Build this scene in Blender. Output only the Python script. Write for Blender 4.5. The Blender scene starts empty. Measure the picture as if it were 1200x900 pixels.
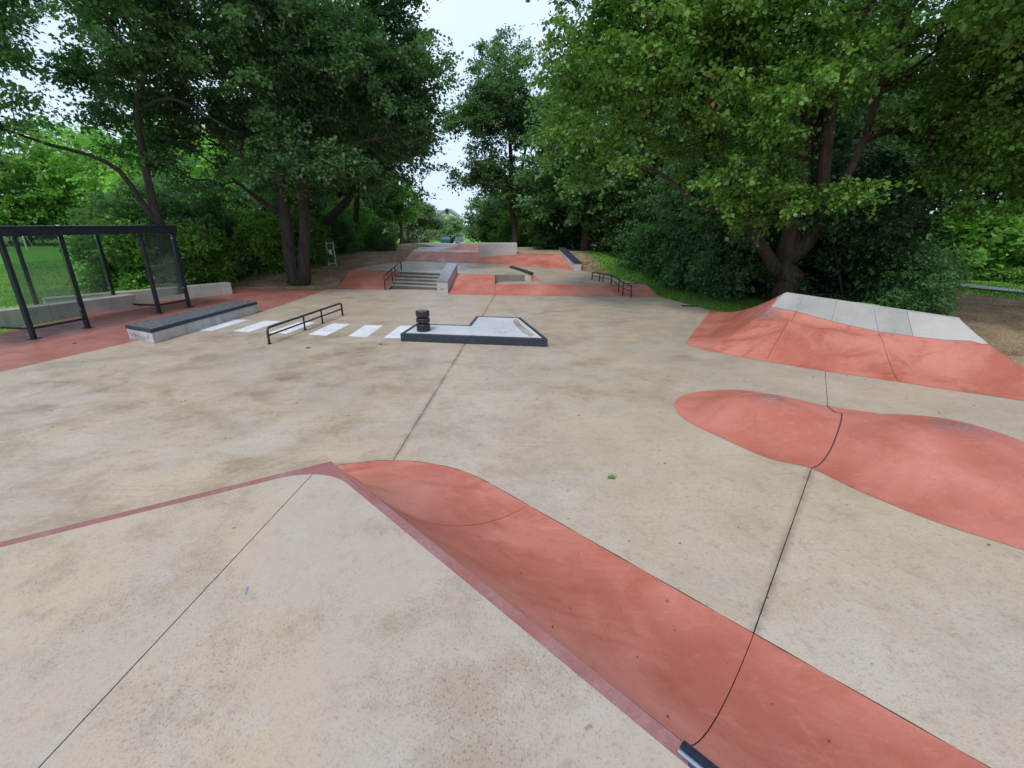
import bpy, math, random
import numpy as np
from mathutils import Vector, Matrix
random.seed(7); RNG = np.random.default_rng(11)
scene = bpy.context.scene
COL = scene.collection

# ------------------------------------------------------------------ camera
CAM_H, FPX, PITCH = 2.55, 540.0, math.atan(188/540.0)
cam_data = bpy.data.cameras.new('camera'); cam = bpy.data.objects.new('camera', cam_data); COL.objects.link(cam)
cam.location = (0, 0, CAM_H); cam.rotation_euler = (math.pi/2-PITCH, 0, 0)
cam_data.sensor_width = 36; cam_data.lens = 36*FPX/1200; cam_data.clip_start = .05; cam_data.clip_end = 1500
scene.camera = cam

# ------------------------------------------------------------------ world / sun
SUN_EL, SUN_AZ = 55, 200
world = bpy.data.worlds.new('World'); scene.world = world; world.use_nodes = True
nt = world.node_tree; nt.nodes.clear()
out = nt.nodes.new('ShaderNodeOutputWorld'); bg = nt.nodes.new('ShaderNodeBackground'); bg.inputs[1].default_value = .1
sky = nt.nodes.new('ShaderNodeTexSky'); sky.sky_type = 'NISHITA'; sky.sun_disc = False
sky.sun_elevation = math.radians(SUN_EL); sky.sun_rotation = math.radians(SUN_AZ); sky.dust_density = 2.0
tc = nt.nodes.new('ShaderNodeTexCoord'); no = nt.nodes.new('ShaderNodeTexNoise'); no.inputs['Scale'].default_value = 2.2
no.inputs['Detail'].default_value = 5
nt.links.new(tc.outputs['Generated'], no.inputs['Vector'])
rp = nt.nodes.new('ShaderNodeValToRGB'); rp.color_ramp.elements[0].position = .35; rp.color_ramp.elements[1].position = .7
rp.color_ramp.elements[0].color = (5.5, 6.7, 8.8, 1); rp.color_ramp.elements[1].color = (7.6, 8.5, 10.0, 1)
nt.links.new(no.outputs[0], rp.inputs[0])
mx = nt.nodes.new('ShaderNodeMixRGB'); mx.inputs[0].default_value = .86
nt.links.new(sky.outputs[0], mx.inputs[1]); nt.links.new(rp.outputs[0], mx.inputs[2])
nt.links.new(mx.outputs[0], bg.inputs[0]); nt.links.new(bg.outputs[0], out.inputs[0])
sun_d = bpy.data.lights.new('sun', 'SUN'); sun_d.energy = 1.5; sun_d.angle = math.radians(14); sun_d.color = (1, .95, .88)
sun = bpy.data.objects.new('sun', sun_d); COL.objects.link(sun)
_el, _az = math.radians(SUN_EL), math.radians(SUN_AZ)
_dir = Vector((math.sin(_az)*math.cos(_el), math.cos(_az)*math.cos(_el), math.sin(_el)))
sun.rotation_euler = _dir.to_track_quat('Z', 'Y').to_euler(); sun.location = (0, 0, 30)
vs = scene.view_settings; vs.view_transform = 'Standard'; vs.look = 'None'; vs.exposure = 0.55; vs.gamma = 1

# ------------------------------------------------------------------ surveying helper: where the line of sight of a measured point meets height z
def at(px, py, z=0.0):
    a = (px-600)/FPX; b = (450-py)/FPX
    d = (a, math.cos(PITCH)+b*math.sin(PITCH), -math.sin(PITCH)+b*math.cos(PITCH))
    t = (z-CAM_H)/d[2]
    return (d[0]*t, d[1]*t, z)
def atY(px, py, Y):
    a = (px-600)/FPX; b = (450-py)/FPX
    d = (a, math.cos(PITCH)+b*math.sin(PITCH), -math.sin(PITCH)+b*math.cos(PITCH))
    t = Y/d[1]
    return (d[0]*t, Y, CAM_H+d[2]*t)

# ------------------------------------------------------------------ materials
class NT:
    def __init__(s, name):
        s.m = bpy.data.materials.new(name); s.m.use_nodes = True; s.t = s.m.node_tree
        s.b = s.t.nodes['Principled BSDF']; s.o = s.t.nodes['Material Output']
        s.pos = s.t.nodes.new('ShaderNodeNewGeometry').outputs['Position']
    def link(s, a, b): s.t.links.new(a, b)
    def map(s, sc, rot=0, loc=(0, 0, 0), src=None):
        n = s.t.nodes.new('ShaderNodeMapping'); n.inputs['Scale'].default_value = sc; n.inputs['Rotation'].default_value = (0, 0, rot)
        n.inputs['Location'].default_value = loc; s.link(src or s.pos, n.inputs[0]); return n.outputs[0]
    def noise(s, scale, detail=4, vec=None, rough=.55, dist=0):
        n = s.t.nodes.new('ShaderNodeTexNoise'); n.inputs['Scale'].default_value = scale; n.inputs['Detail'].default_value = detail
        n.inputs['Roughness'].default_value = rough; n.inputs['Distortion'].default_value = dist
        s.link(vec or s.pos, n.inputs['Vector']); return n.outputs[0]
    def voro(s, scale, vec=None, feature='F1'):
        n = s.t.nodes.new('ShaderNodeTexVoronoi'); n.inputs['Scale'].default_value = scale; n.feature = feature
        s.link(vec or s.pos, n.inputs['Vector']); return n.outputs['Distance']
    def ramp(s, f, a, b, lo=0.0, hi=1.0):
        n = s.t.nodes.new('ShaderNodeMapRange'); n.inputs[1].default_value = a; n.inputs[2].default_value = b
        n.inputs[3].default_value = lo; n.inputs[4].default_value = hi; n.interpolation_type = 'SMOOTHSTEP'; s.link(f, n.inputs[0]); return n.outputs[0]
    def mix(s, f, a, b, mode='MIX'):
        n = s.t.nodes.new('ShaderNodeMixRGB'); n.blend_type = mode
        for k, v in ((0, f), (1, a), (2, b)):
            if isinstance(v, (int, float)): n.inputs[k].default_value = v
            elif isinstance(v, tuple): n.inputs[k].default_value = (*v, 1)
            else: s.link(v, n.inputs[k])
        return n.outputs[0]
    def math(s, op, a, b=0.0):
        n = s.t.nodes.new('ShaderNodeMath'); n.operation = op
        for k, v in ((0, a), (1, b)):
            if isinstance(v, (int, float)): n.inputs[k].default_value = v
            else: s.link(v, n.inputs[k])
        return n.outputs[0]
    def near(s, p, r0, r1):
        n = s.t.nodes.new('ShaderNodeVectorMath'); n.operation = 'DISTANCE'; s.link(s.pos, n.inputs[0]); n.inputs[1].default_value = p
        return s.ramp(n.outputs['Value'], r0, r1, 1, 0)
    def bump(s, h, strength=.3, dist=.01):
        n = s.t.nodes.new('ShaderNodeBump'); n.inputs['Strength'].default_value = strength; n.inputs['Distance'].default_value = dist
        s.link(h, n.inputs['Height']); s.link(n.outputs[0], s.b.inputs['Normal'])
    def fin(s, col=None, rough=None, **k):
        if col is not None:
            if isinstance(col, tuple): s.b.inputs['Base Color'].default_value = (*col, 1)
            else: s.link(col, s.b.inputs['Base Color'])
        if rough is not None:
            if isinstance(rough, (int, float)): s.b.inputs['Roughness'].default_value = rough
            else: s.link(rough, s.b.inputs['Roughness'])
        for a, v in k.items(): s.b.inputs[a.replace('_', ' ')].default_value = v
        return s.m

def line_mask(n, a, b, w):
    """narrow band along the ground line a-b, where dirt gathers in a joint"""
    L = math.hypot(b[0]-a[0], b[1]-a[1]); nx_, ny_ = -(b[1]-a[1])/L, (b[0]-a[0])/L
    dp = n.t.nodes.new('ShaderNodeVectorMath'); dp.operation = 'DOT_PRODUCT'; n.link(n.pos, dp.inputs[0]); dp.inputs[1].default_value = (nx_, ny_, 0)
    d = n.math('ABSOLUTE', n.math('SUBTRACT', dp.outputs['Value'], a[0]*nx_+a[1]*ny_)); return n.ramp(d, 0, w, 1, 0)
def concrete_smooth():
    n = NT('concrete_smooth')
    big = n.noise(.35, 5, dist=.4); blot = n.noise(.7, 12, n.map((1.0, 1.15, 1), -.35), .78, .25)
    b2 = n.noise(1.5, 12, n.map((1.2, .9, 1), .5, (7, 3, 0)), .8, .2); far = n.noise(1.0, 12, n.map((.8, 1.5, 1), .12, (3, 9, 0)), .8, .2)
    c = n.mix(n.ramp(big, .35, .65), (.445, .36, .268), (.40, .342, .277))
    area = n.math('MAXIMUM', n.near((-4.5, 7.5, 0), 2.5, 8.5), n.ramp(n.noise(.28, 4, n.map((1, 1, 1), 0, (3, 1, 0))), .48, .6, .28, .8))
    c = n.mix(n.math('MULTIPLY', n.math('MULTIPLY', n.ramp(blot, .45, .66), area), .75), c, (.225, .16, .095))
    c = n.mix(n.math('MULTIPLY', n.ramp(b2, .54, .68), .34), c, (.25, .205, .15))
    c = n.mix(n.math('MULTIPLY', n.math('MULTIPLY', n.ramp(far, .51, .66), area), .5), c, (.20, .15, .10))
    # thin wheel and trowel scuffs running a few ways, faint
    for sc_, rt_, of_ in (((.3, 5, 1), .9, 2), ((.25, 6, 1), -.5, 8), ((.5, 8, 1), .15, 14)):
        c = n.mix(n.math('MULTIPLY', n.math('MULTIPLY', n.ramp(n.noise(1.6, 10, n.map(sc_, rt_, (of_, of_, 0)), .78, .35), .57, .68), area), .42), c, (.19, .15, .105))
    c = n.mix(n.math('MULTIPLY', n.ramp(n.noise(.7, 8, n.map((1, 1, 1), 0, (20, 4, 0)), .65), .5, .66), .5), c, (.47, .425, .375))
    sp = n.noise(70, 4, rough=.85); c = n.mix(n.math('MULTIPLY', n.ramp(sp, .52, .64), .55), c, (.17, .135, .095))
    sp3 = n.noise(24, 5, rough=.75); c = n.mix(n.math('MULTIPLY', n.ramp(sp3, .52, .70), .42), c, (.19, .15, .10))
    sp4 = n.noise(6, 9, rough=.78); c = n.mix(n.math('MULTIPLY', n.ramp(sp4, .50, .66), .35), c, (.21, .165, .115))
    pale = n.noise(9, 9, n.map((1, 1, 1), 0, (2, 8, 0)), .78); c = n.mix(n.math('MULTIPLY', n.ramp(pale, .55, .7), .35), c, (.47, .43, .37))
    sp2 = n.voro(2.6); c = n.mix(n.math('MULTIPLY', n.ramp(sp2, .02, .04, 1, 0), .75), c, (.12, .09, .065))
    for A, B in ((at(460, 541), at(580, 346)), (at(882, 745), at(951, 549))):
        c = n.mix(n.math('MULTIPLY', n.math('MULTIPLY', line_mask(n, A, B, .07), n.near((2.0, 2.8, 0) if A[0] > 0 else (-1.0, 10, 0), 2.6 if A[0] > 0 else 9, 3.1 if A[0] > 0 else 10)), n.ramp(n.noise(3, 6), .35, .6, .15, .6)), c, (.14, .11, .08))
    n.bump(n.noise(180, 3), .18, .004)
    return n.fin(c, n.ramp(n.noise(1.5, 8, rough=.65), .38, .62, .34, .62), Specular_IOR_Level=.5)
def concrete_speckled():
    n = NT('concrete_speckled')
    c = n.mix(n.ramp(n.noise(.8, 6, dist=.5), .35, .65), (.425, .345, .258), (.385, .33, .268))
    c = n.mix(n.math('MULTIPLY', n.ramp(n.noise(1.6, 9, rough=.7), .47, .64), .55), c, (.27, .205, .14))
    c = n.mix(n.math('MULTIPLY', n.ramp(n.noise(2.4, 9, n.map((1, 1, 1), 0, (9, 2, 0)), .7), .52, .68), .4), c, (.42, .385, .36))
    dens = n.ramp(n.noise(1.6, 6, rough=.6), .36, .62, .25, 1)
    pit = n.noise(105, 4, n.map((1, .7, 1), .5), .8); pm = n.math('MULTIPLY', n.math('MULTIPLY', n.ramp(pit, .53, .64), dens), .72)
    c = n.mix(pm, c, (.15, .115, .085))
    pit2 = n.noise(46, 6, n.map((1, .6, 1), .6, (3, 1, 0)), .8); c = n.mix(n.math('MULTIPLY', n.math('MULTIPLY', n.ramp(pit2, .59, .66), dens), .5), c, (.15, .11, .08))
    fine = n.noise(240, 2, rough=.7); c = n.mix(n.math('MULTIPLY', n.ramp(fine, .5, .7), .3), c, (.21, .165, .12))
    mott = n.noise(15, 7, rough=.78); c = n.mix(n.math('MULTIPLY', n.ramp(mott, .5, .68), .34), c, (.23, .18, .13))
    wob = n.t.nodes.new('ShaderNodeVectorMath'); wob.operation = 'ADD'
    nn = n.t.nodes.new('ShaderNodeTexNoise'); nn.inputs['Scale'].default_value = 14; nn.inputs['Detail'].default_value = 5; n.link(n.pos, nn.inputs['Vector'])
    sc_ = n.t.nodes.new('ShaderNodeVectorMath'); sc_.operation = 'SCALE'; sc_.inputs['Scale'].default_value = .09; n.link(nn.outputs['Color'], sc_.inputs[0])
    n.link(n.pos, wob.inputs[0]); n.link(sc_.outputs[0], wob.inputs[1])
    for scl, r0, r1, k_, off_ in ((3.6, .045, .075, .6, 0), (7.5, .04, .08, .5, 5)):
        blob = n.voro(scl, n.map((1, 1.7, 1), .7, (off_, off_, 0), wob.outputs[0])); bm = n.math('MULTIPLY', n.ramp(blob, r0, r1, 1, 0), n.ramp(n.noise(1.1, 3, n.map((1, 1, 1), 0, (off_, 3, 0))), .5, .56, 0, k_))
        c = n.mix(bm, c, (.165, .115, .07))
    n.bump(n.math('SUBTRACT', n.noise(90, 4, rough=.7), n.math('MULTIPLY', pm, .7)), .35, .005)
    return n.fin(c, .72)
def red_concrete(name='red_concrete', scuffs=(), orange=.5, dull=0.):
    n = NT(name); d = lambda c: tuple(x*(1-.42*dull)+.035*dull for x in c)
    c = n.mix(n.ramp(n.noise(.8, 6, dist=.5), .32, .66), d((.375, .106, .073)), d((.51, .19, .142)))
    c = n.mix(n.math('MULTIPLY', n.ramp(n.noise(1.5, 9, n.map((1, 1.5, 1), .7), .68, .6), .47, .68), orange), c, d((.32, .075, .038)))
    c = n.mix(n.math('MULTIPLY', n.ramp(n.noise(4.5, 9, n.map((1, 2, 1), .6), .7, .8), .50, .76), .3), c, d((.58, .30, .25)))
    c = n.mix(n.math('MULTIPLY', n.ramp(n.noise(7, 9, n.map((2, .8, 1), .2, (5, 5, 0)), .75, .4), .54, .74), .4), c, d((.23, .06, .042)))
    c = n.mix(n.math('MULTIPLY', n.ramp(n.noise(70, 4, rough=.85), .52, .66), .42), c, (.27, .085, .065))
    c = n.mix(n.math('MULTIPLY', n.ramp(n.noise(3.0, 10, n.map((.35, 4, 1), .8), .8, .3), .56, .70), .45), c, (.24, .10, .085))
    c = n.mix(n.math('MULTIPLY', n.ramp(n.noise(2.4, 10, n.map((5, .4, 1), .8, (4, 4, 0)), .8, .3), .58, .72), .4), c, (.56, .33, .28))
    c = n.mix(n.math('MULTIPLY', n.ramp(n.noise(30, 5, rough=.7), .55, .75), .28), c, (.25, .065, .05))
    c = n.mix(n.math('MULTIPLY', n.ramp(n.voro(2.4), .03, .05, 1, 0), .7), c, (.12, .06, .05))
    for p, r in scuffs:
        k = n.math('MULTIPLY', n.near(p, r*.15, r), n.ramp(n.noise(8, 9, n.map((1, 3, 1), .4), .75, 2.0), .40, .56, 0, .9))
        c = n.mix(k, c, (.15, .105, .108))
    n.bump(n.noise(110, 3), .14, .004)
    return n.fin(c, n.ramp(n.noise(2.3, 5), .35, .65, .44-.1*dull, .66-.1*dull), Specular_IOR_Level=.4)
def plain_concrete(name, a, b, stain=(.2, .19, .17), k=.5):
    n = NT(name); c = n.mix(n.ramp(n.noise(1.3, 5), .35, .65), a, b)
    c = n.mix(n.math('MULTIPLY', n.ramp(n.noise(3, 6, n.map((1, 1, .4)), .65, .8), .5, .72), k), c, stain)
    c = n.mix(n.math('MULTIPLY', n.ramp(n.noise(60, 3), .52, .68), .4), c, stain)
    n.bump(n.noise(80, 3), .2, .005); return n.fin(c, .7)
def paint_metal(name, col, rough=.4, wear=.3, worn=(.16, .16, .17)):
    n = NT(name); c = n.mix(n.math('MULTIPLY', n.ramp(n.noise(14, 7, dist=1), .55, .7), wear), col, worn)
    return n.fin(c, n.ramp(n.noise(9, 4), .3, .7, rough-.08, rough+.14), Metallic=.2)
def leaf_mat(name, a, b, c3=None, trans=.35, rough=.5):
    n = NT(name); at_ = n.t.nodes.new('ShaderNodeAttribute'); at_.attribute_name = 'rnd'
    oi = n.t.nodes.new('ShaderNodeObjectInfo')
    c = n.mix(n.ramp(at_.outputs['Fac'], 0, .9), a, b)
    if c3: c = n.mix(n.ramp(at_.outputs['Fac'], .955, .96), c, c3)
    clump = n.noise(.55, 3); c = n.mix(n.ramp(clump, .4, .65, 0, .45), c, tuple(min(1, x*1.45) for x in b))
    hv = n.t.nodes.new('ShaderNodeHueSaturation'); n.link(c, hv.inputs['Color'])
    n.link(n.ramp(oi.outputs['Random'], 0, 1, .8, 1.2), hv.inputs['Value']); c = hv.outputs[0]
    n.link(c, n.b.inputs['Base Color']); n.b.inputs['Roughness'].default_value = rough; n.b.inputs['Specular IOR Level'].default_value = .35
    tr = n.t.nodes.new('ShaderNodeBsdfTranslucent'); bright = n.mix(1.0, c, (1.0, 1.25, .55), 'MULTIPLY'); n.link(bright, tr.inputs[0])
    ms = n.t.nodes.new('ShaderNodeMixShader'); ms.inputs[0].default_value = trans
    n.link(n.b.outputs[0], ms.inputs[1]); n.link(tr.outputs[0], ms.inputs[2]); n.link(ms.outputs[0], n.o.inputs[0]); return n.m
def bark_mat(name, a, b):
    n = NT(name); f = n.noise(9, 7, n.map((1, 1, .22)), .7, .6); c = n.mix(n.ramp(f, .35, .65), a, b)
    n.bump(f, .9, .05); return n.fin(c, .9)
def ground_mat():
    n = NT('ground'); a = n.t.nodes.new('ShaderNodeAttribute'); a.attribute_name = 'soil_shade'; d = a.outputs['Fac']
    g = n.mix(n.ramp(n.noise(.6, 5), .35, .65), (.13, .31, .04), (.19, .40, .055))
    g = n.mix(n.ramp(n.noise(7, 6, rough=.7), .4, .7, 0, .6), g, (.10, .22, .03))
    s = n.mix(n.ramp(n.noise(1.2, 6), .35, .65), (.17, .105, .065), (.33, .24, .15))
    s = n.mix(n.ramp(n.noise(9, 7, n.map((1, 2.5, 1), .3), .75), .45, .68, 0, .8), s, (.50, .40, .26))
    s = n.mix(n.ramp(n.noise(28, 4, rough=.7), .52, .7, 0, .7), s, (.06, .038, .024))
    wob = n.math('ADD', d, n.math('MULTIPLY', n.math('SUBTRACT', n.noise(1.3, 6, rough=.7), .5), .9))
    c = n.mix(n.ramp(wob, .38, .6), g, s); n.bump(n.noise(14, 6), .8, .06); return n.fin(c, .95, Specular_IOR_Level=.1)

M = {}
M['slab'] = concrete_smooth(); M['speck'] = concrete_speckled()
M['wallc'] = plain_concrete('cast_concrete_grey', (.37, .36, .335), (.46, .445, .41))
M['pale'] = plain_concrete('pale_concrete', (.40, .385, .36), (.48, .465, .43), (.25, .24, .22), .35)
M['grit'] = plain_concrete('ledge_concrete', (.36, .36, .36), (.46, .46, .455), (.2, .2, .2), .6)
M['stepc'] = plain_concrete('step_concrete', (.30, .285, .26), (.40, .385, .35), (.15, .14, .12), .6)
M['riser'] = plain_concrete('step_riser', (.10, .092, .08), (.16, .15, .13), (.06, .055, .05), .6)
M['padtop'] = plain_concrete('bluish_white_concrete', (.42, .45, .50), (.50, .52, .55), (.30, .29, .27), .5)
M['blackmetal'] = paint_metal('black_steel', (.016, .022, .032), .36, .25, (.07, .08, .09))
M['edge'] = paint_metal('scuffed_dark_steel', (.022, .032, .05), .42, .35, (.13, .15, .18))
M['ledgetop'] = paint_metal('worn_ledge_steel', (.19, .20, .225), .16, .2, (.30, .31, .33))
M['coping'] = paint_metal('blue_grey_coping', (.11, .14, .20), .35, .5, (.42, .46, .52))
def lip_mat():
    n = NT('scuffed_red_lip'); c = n.mix(n.ramp(n.noise(3.5, 7, rough=.7), .4, .62), (.27, .085, .07), (.28, .135, .13))
    c = n.mix(n.ramp(n.noise(32, 9, rough=.8, dist=.4), .44, .62, 0, .8), c, (.16, .10, .105)); c = n.mix(n.ramp(n.noise(55, 5, rough=.8), .58, .7, 0, .45), c, (.36, .22, .20))
    n.bump(n.noise(60, 5), .35, .005); return n.fin(c, .6)
M['strip'] = lip_mat()
M['white'] = plain_concrete('white_road_paint', (.58, .61, .67), (.66, .68, .72), (.40, .38, .34), .55)
M['ground'] = ground_mat(); M['joint'] = NT('joint_filler').fin((.028, .024, .02), .9)
M['rust'] = paint_metal('dark_grate', (.03, .027, .025), .6)
M['rubber'] = NT('black_rubber').fin((.012, .014, .018), .5)
M['bark'] = bark_mat('bark_dark', (.02, .016, .012), (.06, .048, .036)); M['bark2'] = bark_mat('bark_maple', (.026, .016, .012), (.075, .047, .034))
M['barkl'] = bark_mat('bark_light', (.14, .115, .09), (.26, .22, .18))
M['oakleaf'] = leaf_mat('oak_leaf', (.058, .13, .052), (.135, .25, .105), None, .5)
M['mapleleaf'] = leaf_mat('maple_leaf', (.055, .125, .022), (.13, .24, .045), (.30, .15, .04))
M['darkleaf'] = leaf_mat('dark_leaf', (.025, .06, .022), (.055, .12, .042), None, .25)
M['midleaf'] = leaf_mat('mid_green_leaf', (.08, .20, .038), (.18, .36, .07), None, .42)
M['lightleaf'] = leaf_mat('light_green_leaf', (.14, .31, .045), (.25, .46, .09), None, .5)
M['paleleaf'] = leaf_mat('pale_willow_leaf', (.13, .22, .11), (.24, .34, .20))
M['grass'] = leaf_mat('grass_blade', (.03, .075, .014), (.065, .135, .028))  # blade green kept dark, carrying the verge's shade in its colour
M['asphalt'] = plain_concrete('path_asphalt', (.30, .295, .29), (.38, .37, .36), (.2, .2, .2), .3)

# ------------------------------------------------------------------ mesh helpers
def mesh_obj(name, V, F, mat, parent=None, smooth=False, loc=None):
    """world coordinates in; origin goes to loc (top level) or to the parent's origin"""
    base = Vector(parent['_base']) if parent is not None else Vector(loc or (0, 0, 0))
    me = bpy.data.meshes.new(name); me.from_pydata([tuple(Vector(v)-base) for v in V], [], F); me.update()
    if smooth: me.polygons.foreach_set('use_smooth', [True]*len(me.polygons))
    if mat: me.materials.append(mat)
    o = bpy.data.objects.new(name, me); COL.objects.link(o)
    if parent is not None: o.parent = parent; o['_base'] = parent['_base']
    else: o.location = base; o['_base'] = tuple(base)
    return o
def thing(name, label, cat, base=(0, 0, 0), group=None):
    o = bpy.data.objects.new(name, None); COL.objects.link(o); o.location = base; o['_base'] = tuple(base); o.empty_display_size = .2
    o['label'] = label; o['category'] = cat
    if group: o['group'] = group
    return o
def tag(o, label=None, cat=None, group=None, kind=None):
    for k, v in (('label', label), ('category', cat), ('group', group), ('kind', kind)):
        if v: o[k] = v
    return o
def copy_tree(o, parent=None):
    c = o.copy(); COL.objects.link(c)
    if parent: c.parent = parent
    for ch in list(o.children): copy_tree(ch, c)
    return c
class MB:
    def __init__(s): s.V = []; s.F = []
    def add(s, V, F): k = len(s.V); s.V += [tuple(v) for v in V]; s.F += [tuple(i+k for i in f) for f in F]; return s
    def prism(s, poly, z0, z1):
        n = len(poly); g = lambda z, i: z[i] if isinstance(z, (list, tuple)) else z
        V = [(p[0], p[1], g(z0, i)) for i, p in enumerate(poly)]+[(p[0], p[1], g(z1, i)) for i, p in enumerate(poly)]
        ar = sum(poly[i][0]*poly[(i+1) % n][1]-poly[(i+1) % n][0]*poly[i][1] for i in range(n))
        F = [tuple(range(n))[::-1], tuple(range(n, 2*n))]+[(i, (i+1) % n, n+(i+1) % n, n+i) for i in range(n)]
        if ar < 0: F = [f[::-1] for f in F]
        return s.add(V, F)
    def box(s, c, d, rz=0):
        x, y, z = d[0]/2, d[1]/2, d[2]/2; cs, sn = math.cos(rz), math.sin(rz)
        P = [(c[0]+a*cs-b*sn, c[1]+a*sn+b*cs) for a, b in ((-x, -y), (x, -y), (x, y), (-x, y))]
        return s.prism(P, c[2]-z, c[2]+z)
    def bar(s, a, b, w, h=None):
        """rectangular bar from a to b"""
        a, b = Vector(a), Vector(b); h = h or w; d = (b-a).normalized(); up = Vector((0, 0, 1)) if abs(d.z) < .9 else Vector((0, 1, 0))
        x = d.cross(up).normalized()*w/2; y = x.cross(d).normalized()*h/2
        V = [p+q for p in (a, b) for q in (-x-y, x-y, x+y, -x+y)]
        return s.add(V, [(0, 1, 2, 3), (7, 6, 5, 4), (0, 4, 5, 1), (1, 5, 6, 2), (2, 6, 7, 3), (3, 7, 4, 0)])
    def tube(s, pts, r, n=8, cap=True):
        pts = [Vector(p) for p in pts]; rr = r if isinstance(r, (list, tuple)) else [r]*len(pts); V = []; F = []
        prev = None
        for i, p in enumerate(pts):
            d = (pts[min(i+1, len(pts)-1)]-pts[max(i-1, 0)]).normalized()
            if prev is None: x = d.cross(Vector((0, 0, 1)) if abs(d.z) < .9 else Vector((0, 1, 0))).normalized()
            else: x = (prev-d*prev.dot(d)).normalized()
            prev = x; y = d.cross(x)
            for k in range(n):
                a = 2*math.pi*k/n; V.append(p+(x*math.cos(a)+y*math.sin(a))*rr[i])
            if i:
                F += [((i-1)*n+k, (i-1)*n+(k+1) % n, i*n+(k+1) % n, i*n+k) for k in range(n)]
        if cap: F += [tuple(range(n))[::-1], tuple(range((len(pts)-1)*n, len(pts)*n))]
        return s.add(V, F)
    def build(s, name, mat, parent=None, smooth=False, loc=None): return mesh_obj(name, s.V, s.F, mat, parent, smooth, loc)
def bevel(o, w=.012, seg=2):
    m = o.modifiers.new('bevel', 'BEVEL'); m.width = w; m.segments = seg; m.limit_method = 'ANGLE'; m.angle_limit = math.radians(40); return o
def lerp(a, b, t): return tuple(a[i]+(b[i]-a[i])*t for i in range(len(a)))
def clip(poly, p, n, off=0.0):
    """keep the side where (x-p).n > off"""
    res = []; N = len(poly); f = lambda q: (q[0]-p[0])*n[0]+(q[1]-p[1])*n[1]-off
    for i in range(N):
        a, b = poly[i], poly[(i+1) % N]; fa, fb = f(a), f(b)
        if fa > 0: res.append(a[:2])
        if fa*fb < 0: t = fa/(fa-fb); res.append((a[0]+(b[0]-a[0])*t, a[1]+(b[1]-a[1])*t))
    return res
def split(polys, a, b, gap=.004):
    d = Vector((b[0]-a[0], b[1]-a[1])).normalized(); n = (-d.y, d.x); o = []
    for P in polys:
        for sgn in (1, -1):
            q = clip(P, a, (n[0]*sgn, n[1]*sgn), gap)
            if len(q) > 2: o.append(q)
    return o
def in_poly(x, y, P):
    c = False; n = len(P)
    for i in range(n):
        x1, y1 = P[i][:2]; x2, y2 = P[(i+1) % n][:2]
        if (y1 > y) != (y2 > y) and x < (x2-x1)*(y-y1)/(y2-y1)+x1: c = not c
    return c
def seg_dist(x, y, P):
    best = 1e9; n = len(P)
    for i in range(n):
        ax, ay = P[i][:2]; bx, by = P[(i+1) % n][:2]; dx, dy = bx-ax, by-ay
        t = max(0, min(1, ((x-ax)*dx+(y-ay)*dy)/(dx*dx+dy*dy+1e-9))); best = min(best, math.hypot(x-ax-dx*t, y-ay-dy*t))
    return best
def smooth01(t): t = max(0., min(1., t)); return t*t*(3-2*t)

# ================================================================== THE GROUND
DZ, LZ, TZ = .55, .28, 1.0                     # upper deck, lower deck, top deck heights
# plaza outline (everything paved)
slab_left = [at(385, 339), (-7.62, 15.5), (-7.70, 13.96), at(145, 403), at(0, 436), (-12.5, -3.0)]
slab_outline = [(-12.5, -3), at(0, 436), at(145, 403), (-7.70, 13.96), at(385, 339), at(450, 339), (-3.0, 19.0), at(525, 343.5), at(773, 347.6),
                at(832, 363.5), (6.2, 12.5), (6.0, 10.3), (7.9, 8.5), (8.9, 7.1), (10.3, 5.5), (13, 3.8), (13, -3)]
pave_outline = [(-13.2, -4), (-12.65, 8), (-12.5, 15.3), (-11.65, 19.4), at(385, 338), at(412, 316, DZ), at(437, 311, DZ), at(474, 306, DZ), at(482, 294.5, TZ),
                (-5.9, 33), (4.5, 33), at(657, 297.5, TZ), at(681, 316.7, LZ), at(695, 319.6, LZ), at(732, 329, LZ), at(753, 333, LZ), at(773, 347.6), at(832, 363.5),
                (6.6, 13.2), (6.35, 10.6), (8.15, 8.55), (9.0, 7.3), (10.5, 5.6), (13.5, 4), (13.5, -4)]
def hill(x, y):
    # general lie of the land outside the paving
    ramp_up = smooth01((y-18.5)/9.0)*TZ
    far = smooth01((y-36)/45)*2.0
    w = smooth01((x+17)/6) * (1-smooth01((x-5)/7)*.75)
    h = (ramp_up-far)*w
    h += .10*math.sin(x*.31+1)*math.sin(y*.27)*smooth01((y-24)/20)
    h += 1.0*math.exp(-(((x-7.6)/1.3)**2+((y-9.9)/1.7)**2))                # soil heaped behind the right ramp
    h += .25*smooth01((x-8)/5)*smooth01((y-9)/5)*(1-smooth01((x-17)/6))
    return h
def ground_z(x, y):
    if in_poly(x, y, pave_outline): return -.25
    d = seg_dist(x, y, pave_outline); h = hill(x, y)
    return h-.05 if h > .05 else h*smooth01(d/1.5)-.04
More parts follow.
